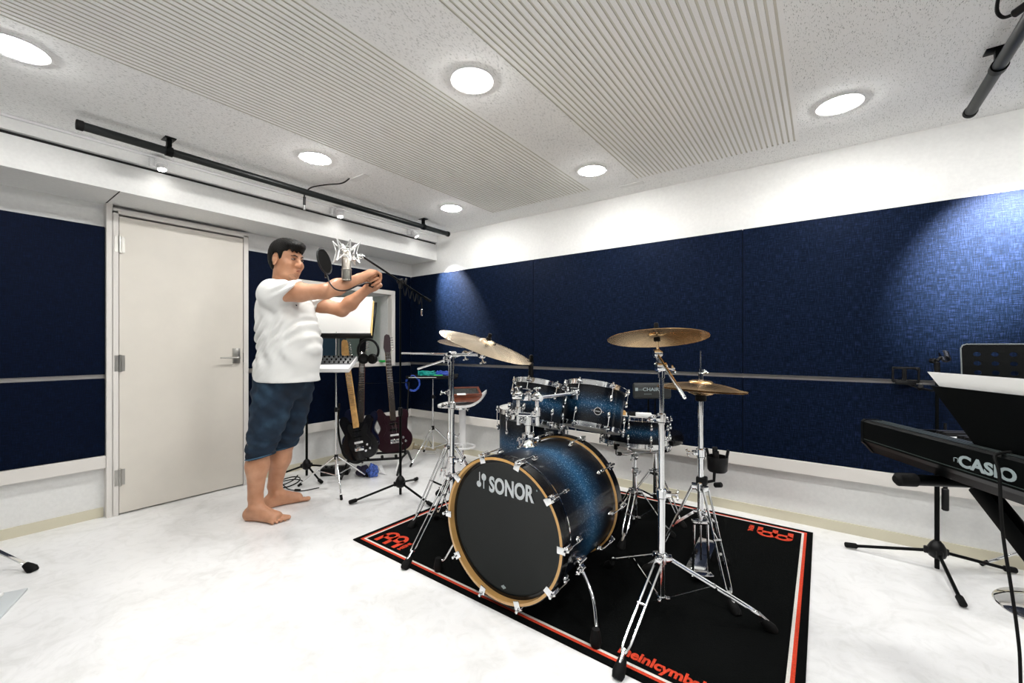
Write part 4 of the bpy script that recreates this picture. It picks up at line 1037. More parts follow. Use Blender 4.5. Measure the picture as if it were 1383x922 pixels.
# ------------------------------------------------------------------ chrome tripod, music desk, small mixer
def thin_tripod(t, c, angs, Rf, hubz, colz, top, r=.0085, mat='chrome'):
    c = V(c[0], c[1], 0)
    s = MB(); s.cyl(c+V(0, 0, colz), c+V(0, 0, .60), r, 16); s.build('tube', M[mat], t)
    s = MB(); s.cyl(c+V(0, 0, .58), c+V(0, 0, top), r*.72, 16); s.build('upper_tube', M[mat], t)
    s = MB(); s.cyl(c+V(0, 0, hubz-.02), c+V(0, 0, hubz+.02), .014, 16, bev=.003); s.cyl(c+V(0, 0, .575), c+V(0, 0, .61), .013, 16, bev=.003); wing(s, c+V(0, 0, .59), V(1, 0, 0), .01); s.build('collar', M['black'], t)
    for a in angs:
        d = V(math.cos(a), math.sin(a), 0); n = V(-d.y, d.x, 0); A = c+d*.016+V(0, 0, hubz); E = c+d*Rf+V(0, 0, .012)
        s = MB(); s.cyl(A, E, .0065, 10)
        lg = s.build('leg', M[mat], t)
        s = MB(); s.cyl(E+(A-E).normalized()*.03, E-(A-E).normalized()*.008, .0095, 12, bev=.003); s.build('rubber_foot', M['rubber'], lg)
        s = MB(); s.cyl(A.lerp(E, .48), c+d*.006+V(0, 0, colz+.012), .0042, 8); s.build('brace', M[mat], lg)
cB = W2(-1.33, 3.20, 0)
mt = thing('music_stand', (cB.x, cB.y, 0), 'chrome tripod music stand beside the person, holding bright sheets of paper', 'music stand')
thin_tripod(mt, cB, (R(176+36.4), R(-61+36.4), R(60.6+36.4)), .295, .235, .085, 1.18)
po = W2(-1.30, 3.20, 1.140); back = (UF*.35+V(0, 0, 1)).normalized(); Bd = basis(UR, UR.cross(back).normalized()*-1, back)
nrm = Bd @ V(0, -1, 0)
s = MB(); s.box(po+back*.145, (.50, .006, .29), Bd, bev=.002); s.build('desk', M['blackmetal'], mt)
s = MB(); s.box(po+nrm*.025+back*-.004, (.50, .055, .012), Bd, bev=.003); s.box(po+nrm*.050+back*.004, (.50, .005, .02), Bd, bev=.002); s.build('ledge', M['black'], mt)
for k, (xo, ro, lab) in enumerate(((-.115, .006, 'white sheet of paper on the music stand, left half'), (.105, -.010, 'white sheet of paper on the music stand, right half'))):
    Rr = Bd @ Matrix.Rotation(ro*3, 3, 'Y')
    s = MB(); s.box(po+nrm*.0090+back*(.168)+UR*xo, (.222, .002, .325), Rr)
    for j in range(3): s.box(po+nrm*(.0115+.002*j)+back*(.157-.003*j)+UR*(xo+.004*j), (.222, .001, .300), Rr)
    tag(s.build('sheet_of_paper', M['paper'], smooth=False), lab, 'paper', 'sheets on the music stand')
t = thing('open_folder', tuple(po+UR*.2), 'cream-edged folder standing behind the right sheet on the music stand', 'folder')
s = MB(); s.box(po+nrm*.006+back*.15+UR*.192, (.085, .003, .295), Bd @ Matrix.Rotation(-.05, 3, 'Y'), bev=.001); s.build('cover', M['yellow'], t, smooth=False)
# mixer on the lower tray
mo = W2(-1.285, 3.04, .975)
t = thing('small_mixer', tuple(mo), 'small white mixer with a dark knob panel on the chrome stand, below the sheets', 'mixer')
Bm = basis(UR, (UF*.9+V(0, 0, .43)).normalized(), (V(0, 0, .9)-UF*.43).normalized())
s = MB(); s.box(mo-V(0, 0, .032), (.29, .19, .034), Bm, bev=.006); s.build('chassis', M['white'], t)
s = MB(); s.box(mo+(V(0, 0, .9)-UF*.43).normalized()*-.006+UF*.018, (.275, .13, .012), Bm, bev=.003); pn = s.build('panel', simple('dark_grey_panel', (.05, .055, .06), .4), t)
up_ = (V(0, 0, .9)-UF*.43).normalized(); fw_ = (UF*.9+V(0, 0, .43)).normalized()
for i in range(8):
    for j in range(3):
        p = mo+UF*.018+up_*.000+UR*(-.118+.0335*i)+fw_*(-.045+.042*j)
        s = MB(); s.cyl(p, p+up_*.013, .0065, 12, bev=.0015); s.build('knob', M['black'], pn)
s = MB(); s.box(V(cB.x, cB.y, .918)-UF*.08, (.06, .17, .014), Matrix.Rotation(YAW, 3, 'Z'), bev=.003); s.cyl((cB.x, cB.y, .87), (cB.x, cB.y, .925), .016, 14, bev=.003)
wing(s, (cB.x, cB.y, .89), -UF, .016); s.build('tray_bracket', M['black'], mt)
# black stand behind the person's legs
cC = W2(-1.685, 3.47, 0)
ms2 = thing('microphone_stand', (cC.x, cC.y, 0), 'black tripod stand behind the person, close to the door wall', 'microphone stand')
mic_base(ms2, cC, (R(-42+36.4), R(62+36.4), R(193+36.4)), Rf=.27, top=1.0)

# ------------------------------------------------------------------ headphones hanging on the guitar headstock
def headphones(c, t):
    Rh = basis(UR, UF, (0, 0, 1)); c = Vector(c)
    s = MB(); n = 28
    arc = [c+UR*(.082*math.cos(a))+V(0, 0, .090*math.sin(a)) for a in [R(-30)+k/n*R(240) for k in range(n+1)]]
    s.tube(arc, .0095, 12); s.build('headband', M['black'], t)
    for q, a in ((1, R(-30)), (-1, R(210))):
        p = c+UR*(.078*math.cos(a))+V(0, 0, .088*math.sin(a))
        s = MB(); ax = (UR*-.35*q-UF*.8).normalized(); s.lathe([(0, -.02), (.030, -.018), (.040, -.008), (.042, .006), (.036, .016), (.018, .018), (0, .012)], p+UR*-.03*q+V(0, 0, -.02), ax, 28); cp = s.build('ear_cup', M['black'], t)
        s = MB(); s.torus(p+UR*-.03*q+V(0, 0, -.02)+ax*.014, .030, .010, ax, 28, 10); s.build('ear_pad', M['rubber'], cp)
hp_ = thing('headphones', tuple(W2(-1.155, 3.42, 1.0)), 'black over-ear headphones hanging in front of the window on a guitar neck', 'headphones')
headphones(W2(-1.150, 3.38, 1.035), hp_)
# ------------------------------------------------------------------ guitars
def guitar(base, tilt, yaw, body_mat, neck_mat, board_mat, head_mat, label, sc=1., kind=0, accent=None):
    """origin = bottom of the body; local x across, y towards the viewer side (front), z up the neck"""
    base = Vector(base); Q = Matrix.Rotation(yaw, 3, 'Z') @ Matrix.Rotation(tilt[0], 3, 'X') @ Matrix.Rotation(tilt[1], 3, 'Y')
    F = Q @ basis((1, 0, 0), (0, 0, 1), (0, -1, 0))     # outline xy -> across / up, thickness towards front
    t = thing('electric_guitar', tuple(base), label, 'guitar', 'electric guitars')
    P = lambda x, y, z: base+Q @ V(x*sc, y*sc, z*sc)
    half = [(0, 0), (.08, .004), (.13, .03), (.158, .085), (.155, .14), (.125, .19), (.112, .225), (.125, .27), (.142, .31), (.140, .345), (.118, .372), (.095, .37), (.075, .34), (.055, .315), (.03, .31)]
    R_ = [(x, z) for x, z in half]; Lf = [(-x*(1.02), z*(1.06 if z > .28 else 1)) for x, z in half[1:]]
    out = R_+Lf[::-1]
    out = [(p.x*sc, p.y*sc) for p in [Vector((a, b, 0)) for a, b in out]]
    sm = smoothpts([(a, b, 0) for a, b in out], 3, closed=True); out = [(p.x, p.y) for p in sm]
    s = MB(); s.prism(out, .042*sc, base+Q @ V(0, .021*sc, 0), F); b = s.build('body', body_mat, t, sharp=50)
    s = MB(); pg = [(p[0]*.62+.01*sc, p[1]*.62+.075*sc) for p in out]; s.prism(pg, .0025, base+Q @ V(0, -.021*sc, 0), F); 
    s.build('pickguard', accent or M['black'], b)
    for k, z in enumerate((.15, .20, .25)):
        s = MB(); s.box(P(0, -.0265, z), (.075*sc, .008*sc, .018*sc), Q, bev=.003); s.build('pickup', M['blackmetal'] if k else M['white'], b)
    s = MB(); s.box(P(0, -.027, .095), (.08*sc, .012*sc, .035*sc), Q, bev=.003); s.build('bridge', M['chrome'], b)
    for x, z in ((.075, .12), (.095, .085), (.055, .07)):
        s = MB(); s.cyl(P(x, -.022, z), P(x, -.04, z), .010*sc, 14, bev=.002); s.build('knob', M['chrome'], b)
    s = MB(); s.box(P(0, -.022, .60), (.050*sc, .022*sc, .62*sc), Q, bev=.009); nk = s.build('neck', neck_mat, t)
    s = MB(); s.box(P(0, -.0345, .595), (.050*sc, .005*sc, .63*sc), Q, bev=.001)
    s.mat(1)
    for k in range(20): z = .905-.62*(1-2**(-(k+1)/12))*1.0; s.box(P(0, -.0375, z), (.049*sc, .0015*sc, .002*sc), Q)
    s.build('fretboard', [board_mat, M['chrome']], nk, smooth=False)
    hs_ = [(-.024, 0), (.024, 0), (.030, .03), (.034, .13), (.026, .165), (.0, .175), (-.018, .16), (-.028, .10), (-.034, .05)]
    s = MB(); s.prism([(x*sc, z*sc) for x, z in hs_], .015*sc, P(0, -.018, .905), F); hd = s.build('headstock', head_mat, t, sharp=50)
    for k in range(6):
        s = MB(); p = P(.034+.004, -.025, .93+.023*k); s.cyl(p-Q @ V(.012*sc, 0, 0), p+Q @ V(.012*sc, 0, 0), .004*sc, 8); s.sphere(p+Q @ V(.014*sc, 0, 0), .006*sc, 8, 6); s.build('tuning_peg', M['chrome'], hd)
    s = MB()
    for k in range(6): x = -.018+.0072*k; s.cyl(P(x, -.040, .10), P(x*.8, -.040, .91), .0006, 5)
    s.build('strings', M['chrome'], t)
    return t
gy = YAW
def gb(px_l, d, z): return W2(px_l, d, z)
guitar(W2(-1.215, 3.43, .155), (R(-7), R(-11)), gy, M['blackl'], M['maple'], M['maple'], M['maple'], 'black electric guitar with a light maple neck, leftmost on the guitar stand', .92, accent=M['black'])
guitar(W2(-1.29, 3.62, .15), (R(-8), R(-1)), gy+R(6), M['navyl'], M['redwood'], simple('rosewood_board', (.025, .018, .012), .5), M['blackl'], 'dark navy electric guitar in the middle of the guitar stand, under the headphones', .96)
guitar(W2(-1.02, 3.70, .15), (R(-8), R(-3.5)), gy+R(24), M['burg'], M['maple'], simple('dark_board', (.03, .018, .01), .5), M['burg'], 'burgundy electric guitar, rightmost on the guitar stand', .96, accent=M['burg'])
gs = thing('guitar_stand', tuple(W2(-1.12, 3.62, 0)), 'low black multi-guitar stand on the floor under the three guitars', 'guitar stand')
q0 = W2(-1.36, 3.50, .12); q1 = W2(-.94, 3.60, .12); 
s = MB(); s.cyl(q0, q1, .011, 12); s.cyl(q0+UF*.22, q1+UF*.22, .011, 12); s.build('lower_bar', M['black'], gs)
s = MB(); s.tube([q0+UF*.11, q0+UF*.26+V(0, 0, .62), q1+UF*.26+V(0, 0, .62), q1+UF*.11], .009, 12); s.build('upper_frame', M['black'], gs)
for q in (q0, q1):
    s = MB(); s.tube([q-UF*.14+V(0, 0, -.105), q, q+UF*.22, q+UF*.34+V(0, 0, -.105)], .010, 12); s.build('foot_frame', M['black'], gs)
for k in range(4):
    p = q0.lerp(q1, .12+.26*k); s = MB(); s.tube([p+UF*.0, p-UF*.015+V(0, 0, .03)], .012, 10); s.build('padded_peg', M['rubber'], gs)
# straps, cloths and cables around the guitars
def cable(name, pts, r, m, label, cat='cable', n=6, closed=False, group=None):
    s = MB(); P = smoothpts(pts, n, closed); s.tube(P, r, 8, closed=closed)
    return tag(s.build(name, m), label, cat, group)
p = W2(-1.02, 3.62, .73)
pts = []
for k in range(60):
    a = k/60*2*PI*3; rr = .062+.006*math.sin(k*1.7); pts.append(p+UR*(.11+rr*math.cos(a))+V(0, 0, rr*1.1*math.sin(a))+UF*(.006*(k//20)+.25))
cable('coiled_cable', pts, .0042, M['bluecab'], 'coil of blue cable hanging right of the guitars', n=2)
cable('black_strap', [W2(-1.36, 3.33, .62), W2(-1.375, 3.34, .45), W2(-1.35, 3.34, .28), W2(-1.30, 3.36, .17), W2(-1.24, 3.38, .14), W2(-1.17, 3.38, .17)], .009, M['rubber'], 'thick black strap curving down beside the chrome music stand', 'strap')
def blob(name, c, sc, mat, label, cat, seed=0, amp=.25, parent=None):
    s = MB(); s.sphere((0, 0, 0), 1., 28, 18); rnd = random.Random(seed); ph = [rnd.uniform(0, 6) for _ in range(6)]; o = Vector(c)
    for i, v in enumerate(s.v):
        v = Vector(v); f = 1+amp*(math.sin(v.x*4+ph[0])*math.sin(v.y*5+ph[1])+.6*math.sin(v.z*7+ph[2]+v.x*3)+.4*math.sin(v.y*11+ph[3]))
        q = V(v.x*sc[0]*f, v.y*sc[1]*f, v.z*sc[2]*f); q.z = max(q.z, -sc[2]*.8); s.v[i] = tuple(q+o+V(0, 0, sc[2]*.8))
    return tag(s.build(name, mat, sharp=80), label, cat)
blob('folded_cloth', W2(-1.145, 3.47, .002), (.035, .04, .055), M['bluecloth'], 'crumpled blue and white patterned cloth on the floor in front of the guitars', 'cloth', 3)
blob('folded_cloth', W2(-1.23, 3.50, .002), (.055, .05, .045), simple('dark_purple_cloth', (.02, .016, .04), .9), 'dark bundled cloth on the floor left of the blue patterned cloth', 'cloth', 5)
for k, (l, dd, lab) in enumerate(((-1.08, 3.52, 'white pointed paper scrap under the middle guitar'), (-.985, 3.62, 'narrow white paper scrap standing under the burgundy guitar'))):
    o = W2(l, dd, .003)
    s = MB(); Rt = basis(UR, V(0, 0, 1), -UF) @ Matrix.Rotation(R(-35), 3, 'X')
    s.prism([(-.05, .07), (-.02, .085), (.03, .0), (.045, .0), (.0, .012)] if k == 0 else [(-.012, .0), (.006, .0), (.024, .10), (-.004, .105)], .003, o, Rt)
    tag(s.build('paper_scrap', M['paper'], smooth=False), lab, 'paper')
# cables on the floor behind the person
cable('floor_cable', [W2(-1.84, 3.32, .006), W2(-1.753, 3.245, .006), W2(-1.68, 3.165, .006), W2(-1.61, 3.13, .006), W2(-1.55, 3.12, .006), W2(-1.50, 3.15, .006), W2(-1.455, 3.19, .006)], .0035, M['rubber'], 'thin black cable with an inline switch, curling on the floor behind the feet')
pts = [W2(-1.72+.10*math.cos(k*.9)*(1-.04*k), 3.25+.12*math.sin(k*.9), .006+.003*k) for k in range(16)]
cable('floor_cable', pts, .0045, M['rubber'], 'tangled black cable on the floor at the foot of the black tripod stand')
s = MB(); o = W2(-1.585, 3.124, .010); s.cyl(o-UR*.022, o+UR*.022, .0095, 12, bev=.003); tag(s.build('inline_switch', M['black']), 'tiny black inline switch on the thin floor cable', 'switch')
s = MB(); o = W2(-1.48, 3.55, .0); s.box(o+V(0, 0, .03), (.22, .12, .06), Matrix.Rotation(YAW+.2, 3, 'Z'), bev=.008)
for k in range(4): s.cyl(o+UR*(-.07+.045*k)+V(0, 0, .06)-UF*.02, o+UR*(-.07+.045*k)+V(0, 0, .072)-UF*.02, .011, 12, bev=.002)
tag(s.build('effects_pedal', M['black']), 'flat black effects box on the floor behind the chrome music stand', 'pedal')

# wall outlet, adapters
def atY(y, z): return V(XL, y, z)
t = thing('wall_outlet', (XL+.003, 2.975, .10), 'white double wall outlet low on the door wall by the corner', 'outlet')
s = MB(); s.box((XL+.005, 2.975, .17), (.009, .075, .125), bev=.003); pl = s.build('plate', M['white'], t)
s = MB()
for z in (.14, .17, .20):
    for y in (2.967, 2.983): s.box((XL+.0098, y, z), (.001, .003, .010))
s.build('slot', M['dark'], pl, smooth=False)
t = thing('power_adapter', (-3.50, 2.90, 0), 'beige power adapter lying on the floor by the outlet', 'power adapter')
s = MB(); s.box((-3.48, 2.90, .035), (.11, .085, .07), Matrix.Rotation(.5, 3, 'Z'), bev=.008); s.build('case', M['beigep'], t)
cable('power_cable', [(-3.655, 2.975, .14), (-3.60, 2.965, .12), (-3.57, 2.94, .03), (-3.50, 2.97, .006), (-3.42, 2.98, .006), (-3.36, 2.93, .006)], .004, M['rubber'], 'short black power cord from the wall outlet to the floor')
t = thing('power_adapter', (-3.33, 2.99, 0), 'flat beige power strip on the floor right of the adapter', 'power strip')
s = MB(); s.box((-3.32, 2.985, .02), (.24, .055, .036), Matrix.Rotation(.25, 3, 'Z'), bev=.006); ps = s.build('case', M['beigep'], t)
s = MB()
for k in range(4): s.box(V(-3.40+.05*k, 2.965+.0125*k, .039), (.018, .012, .002))
s.build('socket', M['dark'], ps, smooth=False)
cable('white_cable', [(-3.24, 2.93, .005), (-3.16, 2.86, .005), (-3.10, 2.92, .005), (-3.16, 2.98, .005), (-3.24, 2.95, .008)], .0035, M['white'], 'loop of thin white cable on the floor near the power strip', closed=True)
# window sill things
s = MB(); s.box((-3.585, 2.66, .9185), (.06, .05, .022), bev=.004); tag(s.build('green_eraser', M['greenb']), 'small green block on the window sill at its right end', 'block')

# ------------------------------------------------------------------ tray stand with cables, white bar stool, wooden box
cD = W2(-.748, 4.0, 0)
ts = thing('tray_stand', (cD.x, cD.y, 0), 'chrome tripod stand with a flat black tray holding green and blue cables, in the corner', 'stand')
thin_tripod(ts, cD, (R(-120+36.4), R(5+36.4), R(118+36.4)), .30, .30, .10, .765)
tp = V(cD.x, cD.y, .775); Bt_ = Matrix.Rotation(YAW+R(4), 3, 'Z')
s = MB(); s.box(tp, (.46, .24, .012), Bt_, bev=.003); s.box(tp-Bt_ @ V(0, .118, -.010), (.46, .006, .03), Bt_, bev=.002); s.box(tp+Bt_ @ V(0, .118, .010), (.46, .006, .03), Bt_, bev=.002); s.build('tray', M['black'], ts)
s = MB(); s.box(tp+Bt_ @ V(-.08, -.08, .0095), (.25, .10, .003), Bt_); tag(s.build('sheet_of_paper', M['paper'], smooth=False), 'white sheet lying on the front of the black cable tray', 'paper')
def heap(c, rx, ry, h, turns, r, m, label, seed):
    rnd = random.Random(seed); pts = []; n = turns*14
    for k in range(n):
        a = k/14*2*PI+rnd.uniform(-.1, .1); q = .62+.38*rnd.random()
        pts.append(Vector(c)+Bt_ @ V(rx*q*math.cos(a), ry*q*math.sin(a), r+h*rnd.random()*(.3+.7*k/n)))
    return cable('cable_bundle', pts, r, m, label, n=3)
heap(tp+Bt_ @ V(-.06, .035, .012), .085, .045, .050, 10, .0045, M['green'], 'bundle of teal green cable on the left of the black tray', 1)
heap(tp+Bt_ @ V(.105, .0, .012), .085, .06, .055, 10, .0045, M['bluecab'], 'bundle of blue cable on the right of the black tray', 2)
s = MB(); s.box(tp+Bt_ @ V(.06, -.085, .020), (.08, .025, .022), Bt_, bev=.005); tag(s.build('green_tag', M['greenb']), 'small bright green clip at the front edge of the cable tray', 'clip')

def stool(c, rot, label):
    c = V(c[0], c[1], 0); t = thing('bar_stool', tuple(c), label, 'bar stool', 'white bar stools')
    Rz = Matrix.Rotation(rot, 3, 'Z')
    s = MB(); s.lathe([(0, 0), (.185, 0), (.19, .004), (.185, .010), (.12, .022), (.06, .038), (.035, .055), (.030, .075), (0, .075)], c, seg=56); s.build('base', M['whitechrome'] if 'whitechrome' in M else M['white'], t)
    s = MB(); s.cyl(c+V(0, 0, .07), c+V(0, 0, .20), .016, 20); s.build('gas_lift', M['chrome'], t)
    s = MB(); s.cyl(c+V(0, 0, .17), c+V(0, 0, .53), .030, 28, bev=.003); s.build('column', M['white'], t)
    s = MB(); s.torus(c+V(0, 0, .205)+Rz @ V(.0, -.06, 0), .105, .009, (0, 0, 1), 40, 10); s.cyl(c+V(0, 0, .205), c+V(0, 0, .205)+Rz @ V(0, -.155, 0), .008, 10); s.cyl(c+V(0, 0, .188), c+V(0, 0, .222), .034, 24, bev=.004); s.build('foot_ring', M['white'], t)
    # moulded seat shell, low lip at the back
    me = []; nu, nv = 28, 20; s = MB()
    def pt(u, v):
        a = 2*PI*u/nu; q = v/nv; x = .215*q*math.cos(a); y = .185*q*math.sin(a)
        x = math.copysign(abs(x)**.96*.215**.04, x); z = .012*q*q
        if x > 0: z += .115*(x/.215)**2.4
        else: z -= .012*(x/.215)**2
        return V(x, y, z)
    for sgn, off in ((1, .014), (-1, -.004)):
        o = len(s.v); s.v += [tuple(c+V(0, 0, .545)+Rz @ (pt(u, v)+V(0, 0, off))) for v in range(nv+1) for u in range(nu)]
        for v in range(nv):
            for u in range(nu):
                f = [o+v*nu+u, o+v*nu+(u+1) % nu, o+(v+1)*nu+(u+1) % nu, o+(v+1)*nu+u]; s.f.append(f if sgn > 0 else f[::-1]); s.mi.append(0); s.uv.append(None)
    k = (nv+1)*nu
    for u in range(nu): s.f.append([nv*nu+u, nv*nu+(u+1) % nu, k+nv*nu+(u+1) % nu, k+nv*nu+u]); s.mi.append(0); s.uv.append(None)
    s.build('seat', M['white'], t, sharp=50)
    s = MB(); s.cyl(c+V(0, 0, .52), c+V(0, 0, .545), .07, 24, bev=.004); s.tube([c+V(0, 0, .53), c+V(0, 0, .528)+Rz @ V(.04, -.12, 0), c+V(0, 0, .52)+Rz @ V(.045, -.15, 0)], .004, 8); s.build('seat_plate', M['chrome'], t)
    return t
M['whitechrome'] = simple('mirror_chrome_base', (.88, .88, .88), .04, 1.)
sb = W2(-.437, 3.72, 0)
M2 = M['whitechrome']; M['whitechrome'] = M['white']
stool(sb, YAW+R(8), 'white bar stool with a wooden box on its seat, against the long wall')
M['whitechrome'] = M2
stool((.770, 2.665), R(60), 'bar stool with a round mirror-chrome base at the right edge, under the keyboard')
wb = V(sb.x, sb.y, .574)+UR*.025
Rb = Matrix.Rotation(YAW+R(14), 3, 'Z')
t = thing('wooden_box', tuple(wb), 'red-brown wooden box with a smoky window lid on the white bar stool', 'box')
s = MB(); s.box(wb+V(0, 0, .046), (.26, .17, .06), Rb, bev=.004); s.build('case', M['redwood'], t)
Rl = Rb @ Matrix.Rotation(R(14), 3, 'X'); lc = wb+V(0, 0, .098)
s = MB()
for (x, y, a, b) in ((0, -.088, .27, .022), (0, .088, .27, .022), (-.124, 0, .022, .16), (.124, 0, .022, .16)): s.box(lc+Rl @ V(x, y, 0), (a, b, .02), Rl, bev=.003)
ld_ = s.build('lid', M['redwood'], t, smooth=False)
s = MB(); s.box(lc, (.23, .158, .005), Rl); s.build('lid_window', M['smoke'], ld_, smooth=False)
s = MB(); s.box(lc+Rl @ V(-.045, -.095, .012), (.075, .03, .008), Rl, bev=.002); tag(s.build('paper_slip', M['paper'], smooth=False), 'small white slip on the front edge of the wooden box lid', 'paper')
# ------------------------------------------------------------------ digital piano on its X stand (we stand behind it)
P0 = V(.0965, 1.766, 0); KA = V(.481, -.877, 0).normalized()      # far end, and the direction along the instrument towards us
KB = V(-KA.y, KA.x, 0)                                             # from its back edge towards the player
KB = KB if KB.dot(UR) > 0 else -KB
kp = thing('digital_piano', tuple(P0+KA*.65+KB*.14+V(0, 0, .725)), 'long black digital piano seen from behind at the right edge, its back lettered in grey', 'digital piano')
BK = basis(KB, V(0, 0, 1), KA)      # prism: outline (depth, height) extruded along the instrument
LEN = 1.30
out = [(0, .775), (0, .835), (.006, .841), (.045, .841), (.060, .838), (.10, .812), (.165, .803), (.30, .795), (.303, .755), (.29, .738), (.03, .738), (.012, .762)]
s = MB(); s.prism([(a, b) for a, b in out], LEN-.02, P0+KA*.01, BK)
for q, e in ((0, .0), (1, LEN-.012)):
    oo = [(0-.001, .770), (-.001, .836), (.006, .843), (.047, .843), (.062, .840), (.10, .816), (.30, .812), (.305, .755), (.29, .735), (.03, .735), (.012, .757)]
    s.prism(oo, .012, P0+KA*e, BK)
body = s.build('body', M['blackmetal'], kp, smooth=False)
s = MB(); s.box(P0+KA*.65+KB*-.0008+V(0, 0, .781), (.0016, LEN-.03, .0016), Matrix.Rotation(math.atan2(KA.y, KA.x)-PI/2, 3, 'Z')); s.build('seam_line', simple('dark_green_grey_plastic', (.03, .045, .04), .4), body, smooth=False)
s = MB()
for k in range(4): s.box(P0+KA*.65+KB*(.012+.010*k)+V(0, 0, .8425), (.0035, LEN-.06, .002), Matrix.Rotation(math.atan2(KA.y, KA.x)-PI/2, 3, 'Z'))
s.build('top_ridge', simple('grey_plastic_ridge', (.035, .045, .045), .35), body, smooth=False)
s = MB(); nW = 52
for k in range(nW): s.box(P0+KA*(.06+(k+.5)*1.18/nW)+KB*.225+V(0, 0, .808), (.145, 1.18/nW-.0012, .012), Matrix.Rotation(math.atan2(KB.y, KB.x), 3, 'Z'))
s.build('white_keys', M['white'], kp, smooth=False)
s = MB()
for k in range(nW-1):
    if k % 7 in (2, 6): continue
    s.box(P0+KA*(.06+(k+1)*1.18/nW)+KB*.200+V(0, 0, .819), (.09, .011, .014), Matrix.Rotation(math.atan2(KB.y, KB.x), 3, 'Z'), bev=.002)
s.build('black_keys', M['black'], kp, smooth=False)
BX = basis(KA, V(0, 0, 1), -KB)
text('CASIO', .0375, .0004, M['greyink'], body, P0+KA*.345+KB*-.0008+V(0, 0, .7895), BX, bold=.0014, width=.1345)
s = MB()
for a, b in ((0, .0), (.010, .0)): s.box(P0+KA*(.333+a)+KB*-.0008+V(0, 0, .801), (.0012, .0012, .010))
s.box(P0+KA*.338+KB*-.0008+V(0, 0, .806), (.006, .0012, .0012), Matrix.Rotation(math.atan2(KA.y, KA.x), 3, 'Z')); s.build('small_mark', M['greyink'], body, smooth=False)
# music rest leaning towards us, with sheets on it
ra = .348; top_l = .262
r_ = thing('music_rest', tuple(P0+KA*.6+V(0, 0, .842)), 'wide black music rest standing on the digital piano, seen from behind', 'music rest')
s = MB(); s.v = []; th_k = .006
def rp(a, z, off): return P0+KA*a+KB*(.030-(z-.842)*.22+off)+V(0, 0, z)
pts = [(ra, .842), (1.05, .842), (1.13, .975), (top_l, .975)]
for off in (0, th_k): s.v += [tuple(rp(a, z, off)) for a, z in pts]
s.f = [[0, 1, 2, 3], [7, 6, 5, 4], [0, 4, 5, 1], [1, 5, 6, 2], [2, 6, 7, 3], [3, 7, 4, 0]]; s.mi = [0]*6; s.uv = [None]*6
s.build('rest_panel', M['blackmetal'], r_, smooth=False)
s = MB(); s.box(rp(.7, .852, th_k+.012), (.7, .03, .008), Matrix.Rotation(math.atan2(KA.y, KA.x), 3, 'Z')); s.build('ledge', M['black'], r_, smooth=False)
for k, (a0, a1, zt, of, lab) in enumerate(((.250, .64, 1.010, .010, 'white sheet showing above the black music rest of the digital piano, nearest its far end'), (.62, 1.02, 1.012, .013, 'white sheet on the music rest of the digital piano, cut by the picture edge'))):
    s = MB()
    for off, dz in ((of, 0), (of+.002, .0)): s.v += [tuple(rp(a, z, off)) for a, z in ((a0+.11, .860), (a1, .860), (a1, zt), (a0, zt))]
    s.f = [[0, 1, 2, 3], [7, 6, 5, 4], [0, 4, 5, 1], [1, 5, 6, 2], [2, 6, 7, 3], [3, 7, 4, 0]]; s.mi = [0]*6; s.uv = [None]*6
    tag(s.build('sheet_of_paper', M['paper'], smooth=False), lab, 'paper', 'sheets on the piano rest')
# X stand
xs_ = thing('keyboard_stand', tuple(P0+KA*.65+KB*.14), 'black X-shaped keyboard stand under the digital piano', 'keyboard stand')
for a in (.232, 1.10):
    s = MB(); p = P0+KA*a+V(0, 0, .718); s.cyl(p-KB*.045, p+KB*.33, .0145, 20, bev=.004); br = s.build('support_arm', M['blackmetal'], xs_)
    s = MB(); s.cyl(p-KB*.062, p-KB*.005, .0175, 20, bev=.008); s.build('end_cap', M['rubber'], br)
for (a0, a1, kb) in ((.235, 1.02, .135), (1.10, .30, .175)):
    A_ = P0+KA*a0+KB*kb+V(0, 0, .712); B_ = P0+KA*a1+KB*kb+V(0, 0, .03)
    d = (B_-A_).normalized(); s = MB()
    Rr = basis(KB.cross(d).normalized(), KB, d)
    s.box((A_+B_)/2, (.048, .028, (B_-A_).length), Rr, bev=.004); s.build('leg', M['blackmetal'], xs_)
    s = MB(); p = P0+KA*a1+KB*kb+V(0, 0, .018); s.cyl(p-KB*.20, p+KB*.20, .0145, 18, bev=.004); s.cyl(p-KB*.22, p-KB*.17, .018, 18, bev=.005); s.cyl(p+KB*.17, p+KB*.22, .018, 18, bev=.005); s.build('floor_bar', M['blackmetal'], xs_)
# cable hanging down from the back of the piano
cable('piano_cable', [P0+KA*.445+KB*.02+V(0, 0, .848), P0+KA*.442-KB*.008+V(0, 0, .838), W2(1.051, .912, .803), W2(1.059, .915, .710), W2(1.084, .93, .634), W2(1.109, .94, .547), W2(1.135, .95, .441), W2(1.154, .96, .350), W2(1.17, .975, .20), W2(1.17, 1.0, .05), W2(1.12, 1.04, .007), W2(1.0, 1.10, .006)], .0031, M['rubber'], 'black cable hanging over the back of the digital piano down to the floor')

